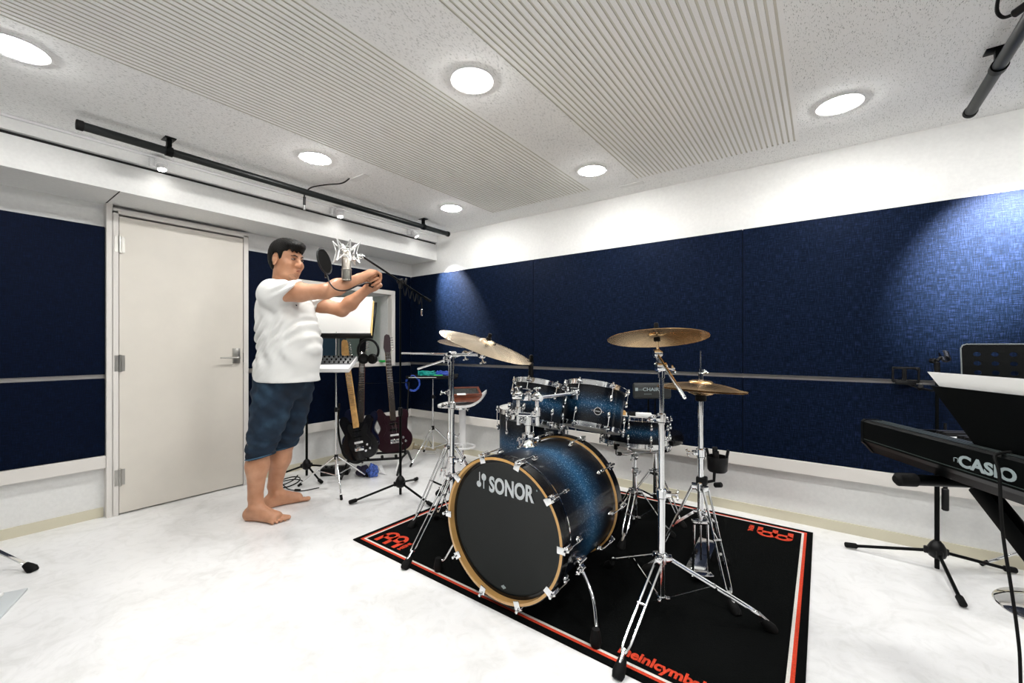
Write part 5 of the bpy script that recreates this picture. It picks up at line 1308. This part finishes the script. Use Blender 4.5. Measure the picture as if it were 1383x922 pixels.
# black stand with an empty clip behind the piano
cE = V(.436, 2.838, 0)
me_ = thing('microphone_stand', tuple(cE), 'black microphone stand with an empty clip, behind the digital piano by the long wall', 'microphone stand')
mic_base(me_, cE, (R(180-5.5), R(-86), R(32)), Rf=.335, top=.985)
s = MB(); p = cE+V(.028, .0, .37); s.cyl(p-V(0, 0, .05), p+V(0, 0, .11), .0085, 12); s.cyl(p-V(0, 0, .075), p+V(0, 0, .03), .0135, 14, bev=.004); s.cyl(p+V(0, 0, .11), p+V(0, 0, .34), .0055, 10); s.build('folded_boom', M['black'], me_)
s = MB(); s.cyl(cE+V(0, 0, .94), cE+V(0, 0, 1.0), .011, 16, bev=.003); s.cyl(cE+V(-.012, 0, 1.005)-UF*.01, cE+V(-.012, 0, 1.005)+UF*.014, .012, 14, bev=.003)
a_ = cE+V(.0, 0, 1.005); s.tube([a_, a_+UR*.018+V(0, 0, .018)], .007, 10)
s.build('clip_joint', M['black'], me_)
s = MB(); o = cE+UR*.038+V(0, 0, 1.026); ax = (UF*.5+UR*.35+V(0, 0, .35)).normalized()
s.lathe([(.013, -.026), (.017, -.026), (.019, .026), (.015, .026), (.013, -.026)], o, ax, 24, R(70), R(380)); s.build('microphone_clip', M['black'], me_)
# perforated desk of another chrome music stand
cF = V(.86, 2.95, 0)
mf = thing('music_stand', tuple(cF), 'chrome music stand with a black perforated desk at the right edge, by the long wall', 'music stand')
thin_tripod(mf, cF, (R(162), R(300), R(20)), .25, .22, .09, .96)
s = MB(); dw, dh = .50, .215; n = Vector((0, -1, .15)).normalized(); Bx = basis((1, 0, 0), n.cross(V(1, 0, 0)).normalized(), n)
if Bx.col[1].z < 0: Bx = basis((1, 0, 0), -n.cross(V(1, 0, 0)).normalized(), -n)
def rrect(w, h, r, k=6):
    o = []
    for cx, cy, a0 in ((w-r, h-r, 0), (r, h-r, 90), (r, r, 180), (w-r, r, 270)):
        for i in range(k+1): a = R(a0+90*i/k); o.append((cx+r*math.cos(a), cy+r*math.sin(a)))
    return o
holes = []
for i in range(8):
    for j in range(3): cx = .052+.057*i; cy = dh-.048-.043*j; holes.append([(cx+.0125*math.cos(2*PI*k/16), cy+.0105*math.sin(2*PI*k/16)) for k in range(16)][::-1])
s.prism(rrect(dw, dh, .022), .003, (.527, 2.875, .872), Bx, holes=holes)
s.build('desk', M['blackmetal'], mf, smooth=False)
s = MB(); s.tube([Vector((.527, 2.873, .872))+Bx @ V(x, y, 0) for x, y in [(0, .02), (0, dh-.02), (.006, dh-.006), (.02, dh), (dw-.02, dh)]], .003, 8); s.box(Vector((.527+dw/2, 2.86, .876)), (dw, .035, .006), bev=.002); s.build('desk_edge', simple('grey_edge', (.16, .18, .18), .4), mf)
# small black holder on the wall ledge
t = thing('tablet_holder', (.345, 3.02, .87), 'small black clip-on holder by the ledge of the long wall, left of the microphone clip', 'holder')
o = V(.345, 3.010, .93)
s = MB()
for dz in (-.040, .030): s.box(o+V(0, 0, dz), (.105, .022, .012), bev=.003)
for dx in (-.050, .050): s.box(o+V(dx, 0, -.005), (.008, .022, .075), bev=.002)
s.box(o+V(-.005, .0, -.005), (.018, .016, .07), bev=.002); s.build('frame', M['black'], t)
s = MB(); s.box(o+V(.0, .012, -.048), (.08, .055, .016), bev=.004); s.box(o+V(.044, -.012, .026), (.010, .004, .014), bev=.001); s.cyl(o+V(.055, .0, -.075), o+V(.055, -.02, -.06), .012, 14, bev=.003); s.tube([o+V(0, 0, -.05), o+V(.05, -.0, -.07), o+V(.085, -.09, -.075), V(.43, 2.84, .865)], .006, 10); s.build('mount', M['black'], t)

# ------------------------------------------------------------------ stand foot and metal pedal at the left edge
t = thing('chrome_stand', (-3.25, .08, 0), 'chrome stand leg with a black rubber foot entering at the left edge', 'stand')
E_ = V(-3.045, .262, .02); A_ = V(-3.27, .10, .15)
s = MB(); s.box((A_+E_)/2, (.020, .008, (A_-E_).length), rot_to(E_-A_) , bev=.002); lg = s.build('leg', M['chrome'], t); foot(lg, E_+V(.012, .010, -.016), (E_-A_)+V(0, 0, -.04), .019, .055)
for a in (R(200), R(290)):
    q = V(-3.27, .10, .15)+V(math.cos(a)*.28, math.sin(a)*.28, -.13); s = MB(); s.cyl(A_, q, .007, 10); lg = s.build('leg', M['chrome'], t); foot(lg, q+V(0, 0, -.015), V(0, 0, -1), .017, .05)
s = MB(); s.cyl((-3.27, .10, .06), (-3.27, .10, .70), .012, 16); s.cyl((-3.27, .10, .135), (-3.27, .10, .175), .02, 16, bev=.004); s.build('tube', M['chrome'], t)
t = thing('foot_pedal', (-2.70, .10, 0), 'silver metal foot pedal plate on the floor at the left edge', 'pedal')
Rp = Matrix.Rotation(R(-112.4), 3, 'Z')
c_ = V(-2.70, .095, 0)
s = MB(); s.box(c_+V(0, 0, .006), (.16, .34, .010), Rp, bev=.002); s.build('base_plate', M['silverink'], t)
s = MB(); s.box(c_+Rp @ V(.0, .06, .048), (.10, .22, .010), Rp @ Matrix.Rotation(R(-4), 3, 'X'), bev=.003); s.build('foot_board', M['white'], t)
s = MB(); s.tube([c_+Rp @ V(-.06, .155, .02), c_+Rp @ V(-.055, .158, .062), c_+Rp @ V(.055, .158, .062), c_+Rp @ V(.06, .155, .02)], .009, 10); s.build('frame', M['chrome'], t)
s = MB()
for k in range(4): s.box(c_+Rp @ V(.05, -.06+.02*k, .018), (.03, .008, .014), Rp, bev=.002)
s.build('rubber_stop', M['rubber'], t)

# ------------------------------------------------------------------ the person
PB = V(-1.45*math.cos(YAW)-2.70*math.sin(YAW), -1.45*math.sin(YAW)+2.70*math.cos(YAW), 0)
PM = basis(UR, UF, (0, 0, 1))
class Field:
    def __init__(s, lo, hi, h):
        s.h = h; s.lo = np.array(lo, float); n = np.ceil((np.array(hi)-lo)/h).astype(int)+1
        s.F = np.full(n, 1., np.float32); s.n = n
    def win(s, lo, hi):
        a = np.maximum(np.floor((np.array(lo)-s.lo)/s.h).astype(int), 0); b = np.minimum(np.ceil((np.array(hi)-s.lo)/s.h).astype(int)+1, s.n)
        sl = tuple(slice(x, y) for x, y in zip(a, b))
        g = [(s.lo[i]+s.h*np.arange(a[i], b[i])).astype(np.float32) for i in range(3)]
        return sl, g[0][:, None, None], g[1][None, :, None], g[2][None, None, :]
    def comb(s, sl, d, k, op):
        A = s.F[sl]
        if op == 'add':
            if k > 0: hh = np.maximum(k-np.abs(A-d), 0)/k; s.F[sl] = np.minimum(A, d)-hh*hh*k*.25
            else: s.F[sl] = np.minimum(A, d)
        else:
            d = -d
            if k > 0: hh = np.maximum(k-np.abs(A-d), 0)/k; s.F[sl] = np.maximum(A, d)+hh*hh*k*.25
            else: s.F[sl] = np.maximum(A, d)
    def cap(s, a, b, r1, r2, k=.02, op='add'):
        a = np.array(a, float); b = np.array(b, float); m = max(r1, r2)+k+.02
        sl, X, Y, Z = s.win(np.minimum(a, b)-m, np.maximum(a, b)+m)
        ab = b-a; L2 = max(float(ab@ab), 1e-12)
        t = np.clip(((X-a[0])*ab[0]+(Y-a[1])*ab[1]+(Z-a[2])*ab[2])/L2, 0, 1)
        d = np.sqrt((X-a[0]-t*ab[0])**2+(Y-a[1]-t*ab[1])**2+(Z-a[2]-t*ab[2])**2)-(r1+(r2-r1)*t)
        s.comb(sl, d.astype(np.float32), k, op); return s
    def ell(s, c, r, rot=None, k=.02, op='add'):
        c = np.array(c, float); r = np.array(r, float); m = r.max()+k+.02
        sl, X, Y, Z = s.win(c-m, c+m); Q = np.array(rot) if rot is not None else np.eye(3)
        x, y, z = X-c[0], Y-c[1], Z-c[2]
        u = Q[0, 0]*x+Q[1, 0]*y+Q[2, 0]*z; v = Q[0, 1]*x+Q[1, 1]*y+Q[2, 1]*z; w = Q[0, 2]*x+Q[1, 2]*y+Q[2, 2]*z
        k0 = np.sqrt((u/r[0])**2+(v/r[1])**2+(w/r[2])**2); k1 = np.sqrt((u/r[0]**2)**2+(v/r[1]**2)**2+(w/r[2]**2)**2)+1e-9
        s.comb(sl, (k0*(k0-1)/k1).astype(np.float32), k, op); return s
    def column(s, rows, k=.03):
        """rows: z, cx, cy, rx, ry bottom to top"""
        rw = np.array(rows, float); m = .05
        lo = [(rw[:, 1]-rw[:, 3]).min()-m, (rw[:, 2]-rw[:, 4]).min()-m, rw[0, 0]-m]; hi = [(rw[:, 1]+rw[:, 3]).max()+m, (rw[:, 2]+rw[:, 4]).max()+m, rw[-1, 0]+m]
        sl, X, Y, Z = s.win(lo, hi); z = Z[0, 0]
        zz = np.linspace(rw[0, 0], rw[-1, 0], 160); cols = []
        for j in range(1, 5):
            v = np.interp(zz, rw[:, 0], rw[:, j]); 
            kern = np.hanning(21); kern /= kern.sum(); vp = np.pad(v, 10, mode='edge'); v = np.convolve(vp, kern, 'valid'); cols.append(np.interp(z, zz, v).astype(np.float32)[None, None, :])
        cx, cy, rx, ry = cols
        q = np.sqrt(((X-cx)/rx)**2+((Y-cy)/ry)**2)+1e-6
        dd = (q-1)*np.minimum(rx, ry); dz = np.maximum(rw[0, 0]-Z, Z-rw[-1, 0])
        s.comb(sl, np.maximum(dd, dz).astype(np.float32), k, 'add'); return s
    def cut(s, p, n, lo=None, hi=None):
        sl, X, Y, Z = s.win(s.lo if lo is None else lo, s.lo+s.h*s.n if hi is None else hi)
        n = np.array(n, float); n /= np.linalg.norm(n)
        s.F[sl] = np.maximum(s.F[sl], ((X-p[0])*n[0]+(Y-p[1])*n[1]+(Z-p[2])*n[2]).astype(np.float32)); return s
    def disp(s, fn):
        sl, X, Y, Z = s.win(s.lo, s.lo+s.h*s.n); near = np.abs(s.F) < .06
        s.F = np.where(near, s.F+fn(X, Y, Z).astype(np.float32), s.F); return s
    def mesh(s):
        F = s.F; I = F < 0; nx, ny, nz = F.shape
        c = np.zeros((nx-1, ny-1, nz-1), np.int8)
        for a in (0, 1):
            for b in (0, 1):
                for d in (0, 1): c += I[a:nx-1+a, b:ny-1+b, d:nz-1+d]
        act = (c > 0) & (c < 8); idx = np.argwhere(act); vid = -np.ones(act.shape, np.int64); vid[act] = np.arange(len(idx))
        acc = np.zeros((len(idx), 3)); cnt = np.zeros(len(idx))
        cor = [(a, b, d) for a in (0, 1) for b in (0, 1) for d in (0, 1)]
        vals = {q: F[idx[:, 0]+q[0], idx[:, 1]+q[1], idx[:, 2]+q[2]].astype(float) for q in cor}
        for p in cor:
            for ax in range(3):
                if p[ax]: continue
                q = list(p); q[ax] = 1; q = tuple(q); A, B = vals[p], vals[q]; mk = (A < 0) != (B < 0)
                t = np.where(mk, A/np.where(np.abs(A-B) < 1e-12, 1e-12, A-B), 0)
                pos = np.array(p, float)[None, :].repeat(len(idx), 0); pos[:, ax] = t
                acc[mk] += pos[mk]; cnt[mk] += 1
        V_ = s.lo+s.h*(idx+acc/cnt[:, None]); fs = []
        for ax in range(3):
            o1, o2 = [i for i in range(3) if i != ax]
            S0 = [slice(None)]*3; S1 = [slice(None)]*3; S0[ax] = slice(0, -1); S1[ax] = slice(1, None)
            cr = I[tuple(S0)] != I[tuple(S1)]; E = np.argwhere(cr)
            ok = (E[:, o1] > 0) & (E[:, o2] > 0) & (E[:, o1] < F.shape[o1]-1) & (E[:, o2] < F.shape[o2]-1); E = E[ok]
            def g(d1, d2): q = E.copy(); q[:, o1] += d1; q[:, o2] += d2; return vid[q[:, 0], q[:, 1], q[:, 2]]
            f = np.stack([g(-1, -1), g(0, -1), g(0, 0), g(-1, 0)], 1)
            ins = I[E[:, 0], E[:, 1], E[:, 2]]; fl = ins if ax != 1 else ~ins
            f[~fl] = f[~fl][:, ::-1]; fs.append(f)
        return V_, np.concatenate(fs)
    def build(s, name, mats, parent, frame=None, smooth_it=2, mat_fn=None):
        v, f = s.mesh()
        # light laplacian smoothing
        for _ in range(smooth_it):
            acc = np.zeros_like(v); cnt = np.zeros(len(v))
            for a, b in ((0, 1), (1, 2), (2, 3), (3, 0)):
                for x, y in ((a, b), (b, a)): np.add.at(acc, f[:, x], v[f[:, y]]); np.add.at(cnt, f[:, x], 1)
            v = v*.5+.5*acc/cnt[:, None]
        Q = np.array(PM); w = v@Q.T+np.array(PB)-np.array(worg(parent))
        me = bpy.data.meshes.new(name); me.vertices.add(len(v)); me.vertices.foreach_set('co', w.astype(np.float32).ravel())
        me.loops.add(len(f)*4); me.loops.foreach_set('vertex_index', f.ravel().astype(np.int32))
        me.polygons.add(len(f)); me.polygons.foreach_set('loop_start', np.arange(0, len(f)*4, 4, dtype=np.int32))
        me.polygons.foreach_set('use_smooth', np.ones(len(f), bool))
        for m in mats: me.materials.append(m)
        if mat_fn is not None: me.polygons.foreach_set('material_index', mat_fn(v[f].mean(1)).astype(np.int32))
        me.update(); me.validate()
        o = bpy.data.objects.new(name, me); COL.objects.link(o); o.parent = parent
        return o
person = thing('person', tuple(PB), 'barefoot person in white T-shirt and denim shorts, arms stretched out to the boom stand', 'person')
def nrm(v): v = np.array(v, float); return v/np.linalg.norm(v)
# key joints (x = the way the person faces, y = away from the camera, z up)
shR, elR, wrR = (.025, -.165, 1.392), (.335, -.175, 1.400), (.485, -.02, 1.503)
shL, elL, wrL = (-.01, .215, 1.400), (.270, .232, 1.322), (.476, .152, 1.459)
HC = np.array((.030, -.030, 1.615)); hy = R(-20); HP = R(6)
HQ = np.array(Matrix.Rotation(hy, 3, 'Z') @ Matrix.Rotation(HP, 3, 'Y'))
hd_ = lambda x, y, z: tuple(HC+HQ@np.array((x, y, z)))
B_ = Field((-.25, -.30, -.01), (.66, .36, 1.76), .0035)
# trunk (inside the clothes), neck
B_.column([(.84, -.005, 0, .11, .11), (.95, .02, 0, .15, .16), (1.1, .03, 0, .15, .155), (1.25, .01, .01, .135, .165), (1.36, -.005, .02, .105, .150), (1.43, -.012, .01, .06, .08)], k=.03)
for sh in (shR, shL): B_.cap((-.01, sh[1]*.4, 1.40), sh, .05, .052, .04)
B_.cap((-.025, -.005, 1.42), hd_(-.025, 0, -.05), .056, .056, .03)
# arms
for sh, el, wr in ((shR, elR, wrR), (shL, elL, wrL)):
    sh_, el_, wr_ = map(np.array, (sh, el, wr))
    B_.cap(sh_, sh_+(el_-sh_)*.5, .056, .053, .03); B_.cap(sh_+(el_-sh_)*.5, el_, .052, .043, .03)
    m_ = el_+(wr_-el_)*.33; B_.cap(el_, m_, .041, .046, .025); B_.cap(m_, wr_, .046, .029, .03)
# legs and feet
legs = (((-.045, -.085, .80), (-.105, -.085, .47), (-.130, -.090, .085), (.985, -.17), 'R'), ((.005, .085, .80), (-.045, .095, .46), (-.136, .138, .088), (.77, .64), 'L'))
for hip, kn, an, fd, nm in legs:
    hip, kn, an = map(np.array, (hip, kn, an)); fd = nrm((fd[0], fd[1], 0)); sd = np.array((-fd[1], fd[0], 0))
    B_.cap(hip, kn, .070, .056, .03); cf = kn+(an-kn)*.35-fd*.012
    B_.cap(kn, cf, .056, .060, .04); B_.cap(cf, an+np.array((0, 0, .05)), .058, .036, .04); B_.cap(an+np.array((0, 0, .05)), an, .036, .037, .02)
    for q in (-1, 1): B_.ell(an+sd*.030*q+np.array((0, 0, .0)), (.014, .012, .014), k=.015)
    B_.cap(kn-fd*.02, an-fd*.030+np.array((0, 0, .05)), .045, .018, .03)
    heel = an-fd*.040; heel[2] = .034; B_.ell(heel, (.036, .033, .036), k=.03)
    ball = an+fd*.135; ball[2] = .026; inn = sd if nm == 'R' else -sd
    B_.cap(an+np.array((0, 0, -.01)), ball+np.array((0, 0, .010)), .038, .024, .035)
    B_.cap(heel, ball-inn*.028+np.array((0, 0, -.006)), .030, .019, .03); B_.cap(heel+np.array((0, 0, .004)), ball+inn*.022, .028, .024, .03)
    for k in range(5):
        u = k/4; off = inn*(.034-.075*u); ln = (.052, .050, .043, .036, .028)[k]; rr = (.0145, .0105, .0095, .009, .0085)[k]
        b0 = ball+off*1.08+fd*(.008-.016*u); b0[2] = .020; tip = b0+fd*ln-inn*.004*u; tip[2] = rr+.003
        B_.cap(b0, tip, rr*.92, rr, .003)
B_.cut((0, 0, .0015), (0, 0, -1), hi=(.66, .36, .05))
# head
He = lambda c, r, k=.02, op='add': B_.ell(hd_(*c), r, HQ, k, op)
He((-.016, 0, .038), (.098, .078, .086)); He((.024, 0, -.020), (.070, .066, .085), .03); He((.028, 0, -.070), (.056, .058, .042), .03)
He((.072, 0, -.100), (.020, .024, .017), .025); He((.012, .052, -.065), (.035, .014, .03), .02); He((.012, -.052, -.065), (.035, .014, .03), .02)
for q in (-1, 1):
    He((.060, .043*q, -.028), (.026, .022, .020), .025)
    He((.083, .024*q, .029), (.010, .019, .008), .018)
    He((.101, .031*q, .005), (.0165, .019, .012), .010, 'sub')
    B_.cap(hd_(.099, .0105*q, -.031), hd_(.104, .006*q, -.031), .0085, .008, .008)
    He((-.008, .082*q, -.004), (.021, .0095, .034), .006); He((.000, .0925*q, .002), (.0125, .0085, .022), .003, 'sub'); He((-.002, .083*q, -.006), (.006, .006, .009), .003); He((-.010, .083*q, -.036), (.008, .006, .009), .006)
B_.cap(hd_(.088, 0, .020), hd_(.110, 0, -.022), .0085, .0115, .012)
He((.092, 0, -.058), (.014, .024, .0075), .008); He((.089, 0, -.069), (.013, .019, .0075), .008); He((.106, 0, -.0635), (.016, .024, .0012), .003, 'sub')
# hands
def hand(wr, kn, S, Nn, curls, thumb, sc=1., spread=.0):
    wr = np.array(wr, float); kn = np.array(kn, float); D = nrm(kn-wr); S = nrm(S); S = nrm(S-D*S.dot(D)); Nn = np.cross(D, S) if np.cross(D, S).dot(Nn) > 0 else -np.cross(D, S)
    Q = np.stack([D, S, Nn], 1)
    B_.ell(wr+(kn-wr)*.55, (.052*sc, .040*sc, .0165*sc), Q, .015); B_.cap(wr, wr+(kn-wr)*.4, .027, .024, .02)
    for k in range(4): o = (.030, .010, -.010, -.029)[k]*sc; B_.cap(wr+D*.02+S*o*.5, kn+S*o-D*.004, .015*sc, .0115*sc, .010)
    for k in range(4):
        o = (.030, .010, -.010, -.029)[k]*sc; ln = [(.040, .026, .021), (.045, .029, .022), (.041, .027, .021), (.032, .021, .019)][k]
        p = kn+S*o; a = 0.
        for j in range(3):
            a += R(curls[k][j]); d = D*math.cos(a)+Nn*math.sin(a)+S*(spread*(1.5-k)/3); d = nrm(d); q = p+d*ln[j]*sc
            B_.cap(p, q, (.0088, .0083, .0076)[j]*sc, (.0083, .0076, .0070)[j]*sc, .002); p = q
    p = wr+D*.028+S*.022*sc
    for (dx, dy, dz, ln, r1, r2) in thumb:
        q = p+nrm(D*dx+S*dy+Nn*dz)*ln*sc; B_.cap(p, q, r1*sc, r2*sc, .006); p = q
hand(wrR, (.548, .055, 1.562), (-.55, .62, .30), (.2, .1, -1), [(30, 46, 28), (36, 50, 30), (44, 54, 34), (52, 58, 38)], [(.7, .6, .35, .045, .015, .012), (.85, .1, .55, .034, .0115, .0105), (.75, -.1, .75, .028, .0105, .008)], 1.10)
hand(wrL, (.562, .105, 1.505), (-.60, -.10, .80), (0, -1, 0), [(35, 60, 40), (45, 62, 42), (52, 64, 42), (58, 66, 45)], [(.35, .75, .5, .046, .015, .012), (.6, .5, .6, .034, .0115, .0105), (.8, .1, .6, .026, .0105, .008)], 1.10)
chin = np.array(hd_(.066, 0, -.100)); mou = np.array(hd_(.095, 0, -.063))
def zones(c):
    r = np.zeros(len(c), int)
    jaw = (((c-chin)/np.array((.034, .042, .022)))**2).sum(1) < 1
    r[jaw & (np.random.RandomState(3).rand(len(c)) < .6)] = 1
    return r
M['stubble'] = simple('stubbled_skin', (.36, .19, .115), .6, noise=.35, nscale=420)
body_o = B_.build('body', [M['skin'], M['stubble']], person, smooth_it=1, mat_fn=zones)
del B_
# eyes, brows, lips
def psub(name, mat, fn):
    s = MB(); fn(s); return s.build(name, mat, person)
PW = lambda p: PB+PM @ Vector(p)
PH = PM @ Matrix(HQ.tolist())
for q in (-1, 1):
    e = psub('eye', M['eye'], lambda s: s.sphere(PW(hd_(.0850, .0305*q, .0040)), 1., 20, 12, sc=(.0095, .0140, .0052), rot=PH))
    s = MB(); s.sphere(PW(hd_(.0915, .0305*q-.001, .0040)), 1., 14, 10, sc=(.0038, .0062, .0046), rot=PH); s.build('iris', M['iris'], e)
    psub('eyebrow', M['hair'], lambda s: s.tube([PW(hd_(.0975, .013*q, .0215)), PW(hd_(.0945, .030*q, .0285)), PW(hd_(.080, .048*q, .0240))], [.0026, .0036, .0014], 8))
    psub('eyelash_line', M['iris'], lambda s: s.tube(smoothpts([PW(hd_(.0905, .017*q, .0055)), PW(hd_(.0945, .027*q, .0102)), PW(hd_(.0915, .037*q, .0088)), PW(hd_(.083, .045*q, .0050))], 4), .0015, 6))
psub('lips', M['lips'], lambda s: (s.sphere(PW(hd_(.0965, 0, -.0600)), 1., 16, 8, sc=(.0085, .0190, .0034), rot=PH), s.sphere(PW(hd_(.0945, 0, -.0675)), 1., 16, 8, sc=(.0080, .0160, .0038), rot=PH)))
# hair
H_ = Field((HC[0]-.16, HC[1]-.15, HC[2]-.14), (HC[0]+.17, HC[1]+.15, HC[2]+.17), .003)
H_.ell(hd_(-.018, 0, .042), (.108, .088, .098), HQ, 0); H_.ell(hd_(.056, 0, .090), (.060, .064, .038), HQ, .03); H_.ell(hd_(-.05, 0, .0), (.072, .074, .085), HQ, .02)
sl, X, Y, Z = H_.win(H_.lo, H_.lo+H_.h*H_.n)
x, y, z = X-HC[0], Y-HC[1], Z-HC[2]
hx_ = HQ[0, 0]*x+HQ[1, 0]*y+HQ[2, 0]*z; hy_ = HQ[0, 1]*x+HQ[1, 1]*y+HQ[2, 1]*z; hz_ = HQ[0, 2]*x+HQ[1, 2]*y+HQ[2, 2]*z
line = np.interp(hx_, [-.12, -.075, -.045, -.030, -.022, .010, .016, .030, .038, .062, .078, .12], [-.075, -.085, -.060, .000, .034, .036, -.012, -.008, .042, .062, .056, .046]).astype(np.float32)
line = line+.008*np.sin(hy_*230+1.5*np.sin(hx_*90))*(hx_ > .04)+.003*np.sin(hy_*90+1)
H_.F = np.maximum(H_.F, line-hz_)
H_.disp(lambda X, Y, Z: .0011*np.sin(X*420+4*np.sin(Z*60)+Y*160)*np.sin(Z*150+3*np.sin(Y*50))+.0007*np.sin(Z*520+X*320))
H_.build('hair', [M['hair']], person, smooth_it=1)
del H_
# T-shirt
S_ = Field((-.25, -.30, .82), (.30, .36, 1.53), .0055)
S_.column([(.850, .014, 0, .195, .185), (.90, .010, 0, .190, .182), (.97, .022, 0, .186, .182), (1.04, .036, 0, .193, .182), (1.10, .036, .0, .190, .180), (1.18, .020, .005, .183, .182), (1.26, .008, .01, .172, .186), (1.34, -.002, .015, .160, .186), (1.40, -.010, .018, .140, .165), (1.445, -.018, .010, .095, .105), (1.475, -.022, -.002, .062, .066)], k=.0)
sr, er, sL, eL = map(np.array, (shR, elR, shL, elL))
S_.cap((-.02, -.06, 1.405), sr+np.array((-.01, 0, -.005)), .075, .078, .05); S_.cap((-.02, .09, 1.405), sL+np.array((-.01, 0, -.005)), .075, .074, .05)
S2 = Field((-.25, -.30, .82), (.30, .36, 1.53), .0055)
S2.cap(sr+np.array((-.01, 0, -.004)), sr+(er-sr)*.62, .080, .070, 0); S2.cut((.139, -.15, 1.396), (.74, 0, -.67))
hh_ = np.maximum(.035-np.abs(S_.F-S2.F), 0)/.035; S_.F = np.minimum(S_.F, S2.F)-hh_*hh_*.035*.25
S2.F[:] = 1.; S2.cap(sL+np.array((-.01, 0, -.004)), sL+(eL-sL)*.70, .078, .066, 0); S2.cut((.135, .25, 1.355), (.80, 0, -.60))
hh_ = np.maximum(.035-np.abs(S_.F-S2.F), 0)/.035; S_.F = np.minimum(S_.F, S2.F)-hh_*hh_*.035*.25
S_.disp(lambda X, Y, Z: -.0085*np.exp(-((Z-1.08-.9*(X+.14))/.16)**2*.6)*np.sin(95*(Z-1.15*X)+2*np.sin(Y*20+X*9))*np.clip((1.30-Z)/.15, 0, 1)*np.clip((X+.25)/.2, .25, 1)
        - .0055*np.sin(60*(Z*.5-X)+14*Y+3*np.sin(Z*22))*np.clip((1.36-Z)/.1, 0, 1)*np.clip((Z-.86)/.1, 0, 1)
        - .0060*np.sin(130*(Z-.55*X)+6*Y)*np.clip((Z-1.33)/.04, 0, 1)*np.clip((X-.02)/.06, 0, 1)
        - .0022*np.sin(33*Z+21*X+17*Y))
S_.cut((0, 0, .853), (-.012, 0, -1))
S_.build('t_shirt', [M['whitefab']], person, smooth_it=2)
del S_, S2
s = MB(); p = PW((.150, -.085, 1.318)); 
s.box(PW((.1265, -.105, 1.325)), (.010, .004, .006), PM @ Matrix.Rotation(.9, 3, 'Y'), bev=.001); s.build('chest_logo', M['navyl'], person)
# shorts
D_ = Field((-.25, -.24, .34), (.22, .24, .90), .005)
D_.column([(.375, -.112, -.085, .072, .074), (.42, -.106, -.085, .080, .080), (.50, -.085, -.085, .096, .086), (.60, -.060, -.083, .108, .094), (.72, -.036, -.078, .122, .098), (.82, -.020, -.068, .140, .100), (.885, -.010, -.060, .145, .098)], k=0)
D_.column([(.385, -.060, .098, .066, .070), (.43, -.050, .098, .074, .078), (.50, -.030, .096, .088, .084), (.60, -.008, .090, .100, .090), (.72, .012, .080, .112, .096), (.82, .020, .070, .128, .100), (.885, .016, .060, .135, .098)], k=.02)
D_.column([(.74, -.005, .0, .100, .12), (.82, .0, .0, .140, .150), (.885, .004, .0, .155, .152)], k=.03)
D_.disp(lambda X, Y, Z: -.0042*np.sin(120*Z+22*X+2.5*np.sin(Y*30))*np.clip((.56-Z)/.08, 0, 1)-.0035*np.sin(70*(Z+.7*X)+18*Y)-.002*np.sin(50*Z-60*X+30*Y))
D_.cut((-.11, 0, .385), (.22, 0, -1))
D_.build('denim_shorts', [M['denim']], person, smooth_it=2)
del D_
for (cx, cy, rx, ry, z) in ((-.109, -.085, .0775, .079, .395), (-.058, .098, .071, .0755, .404)):
    s = MB(); s.tube([PW((cx+rx*math.cos(2*PI*k/36), cy+ry*math.sin(2*PI*k/36), z+.22*rx*math.cos(2*PI*k/36))) for k in range(36)], .0035, 6, closed=True)
    s.build('hem_stitching', simple('faded_denim_hem', (.05, .12, .19), .9), person)

# ------------------------------------------------------------------ light of the room
wd = bpy.data.worlds.new('world'); SC.world = wd; wd.use_nodes = True
wd.node_tree.nodes['Background'].inputs[0].default_value = (.02, .02, .02, 1); wd.node_tree.nodes['Background'].inputs[1].default_value = .2
SC.view_settings.view_transform = 'Standard'; SC.view_settings.look = 'None'; SC.view_settings.exposure = 0.14; SC.view_settings.gamma = 1.0; SC.view_settings.use_curve_mapping = False
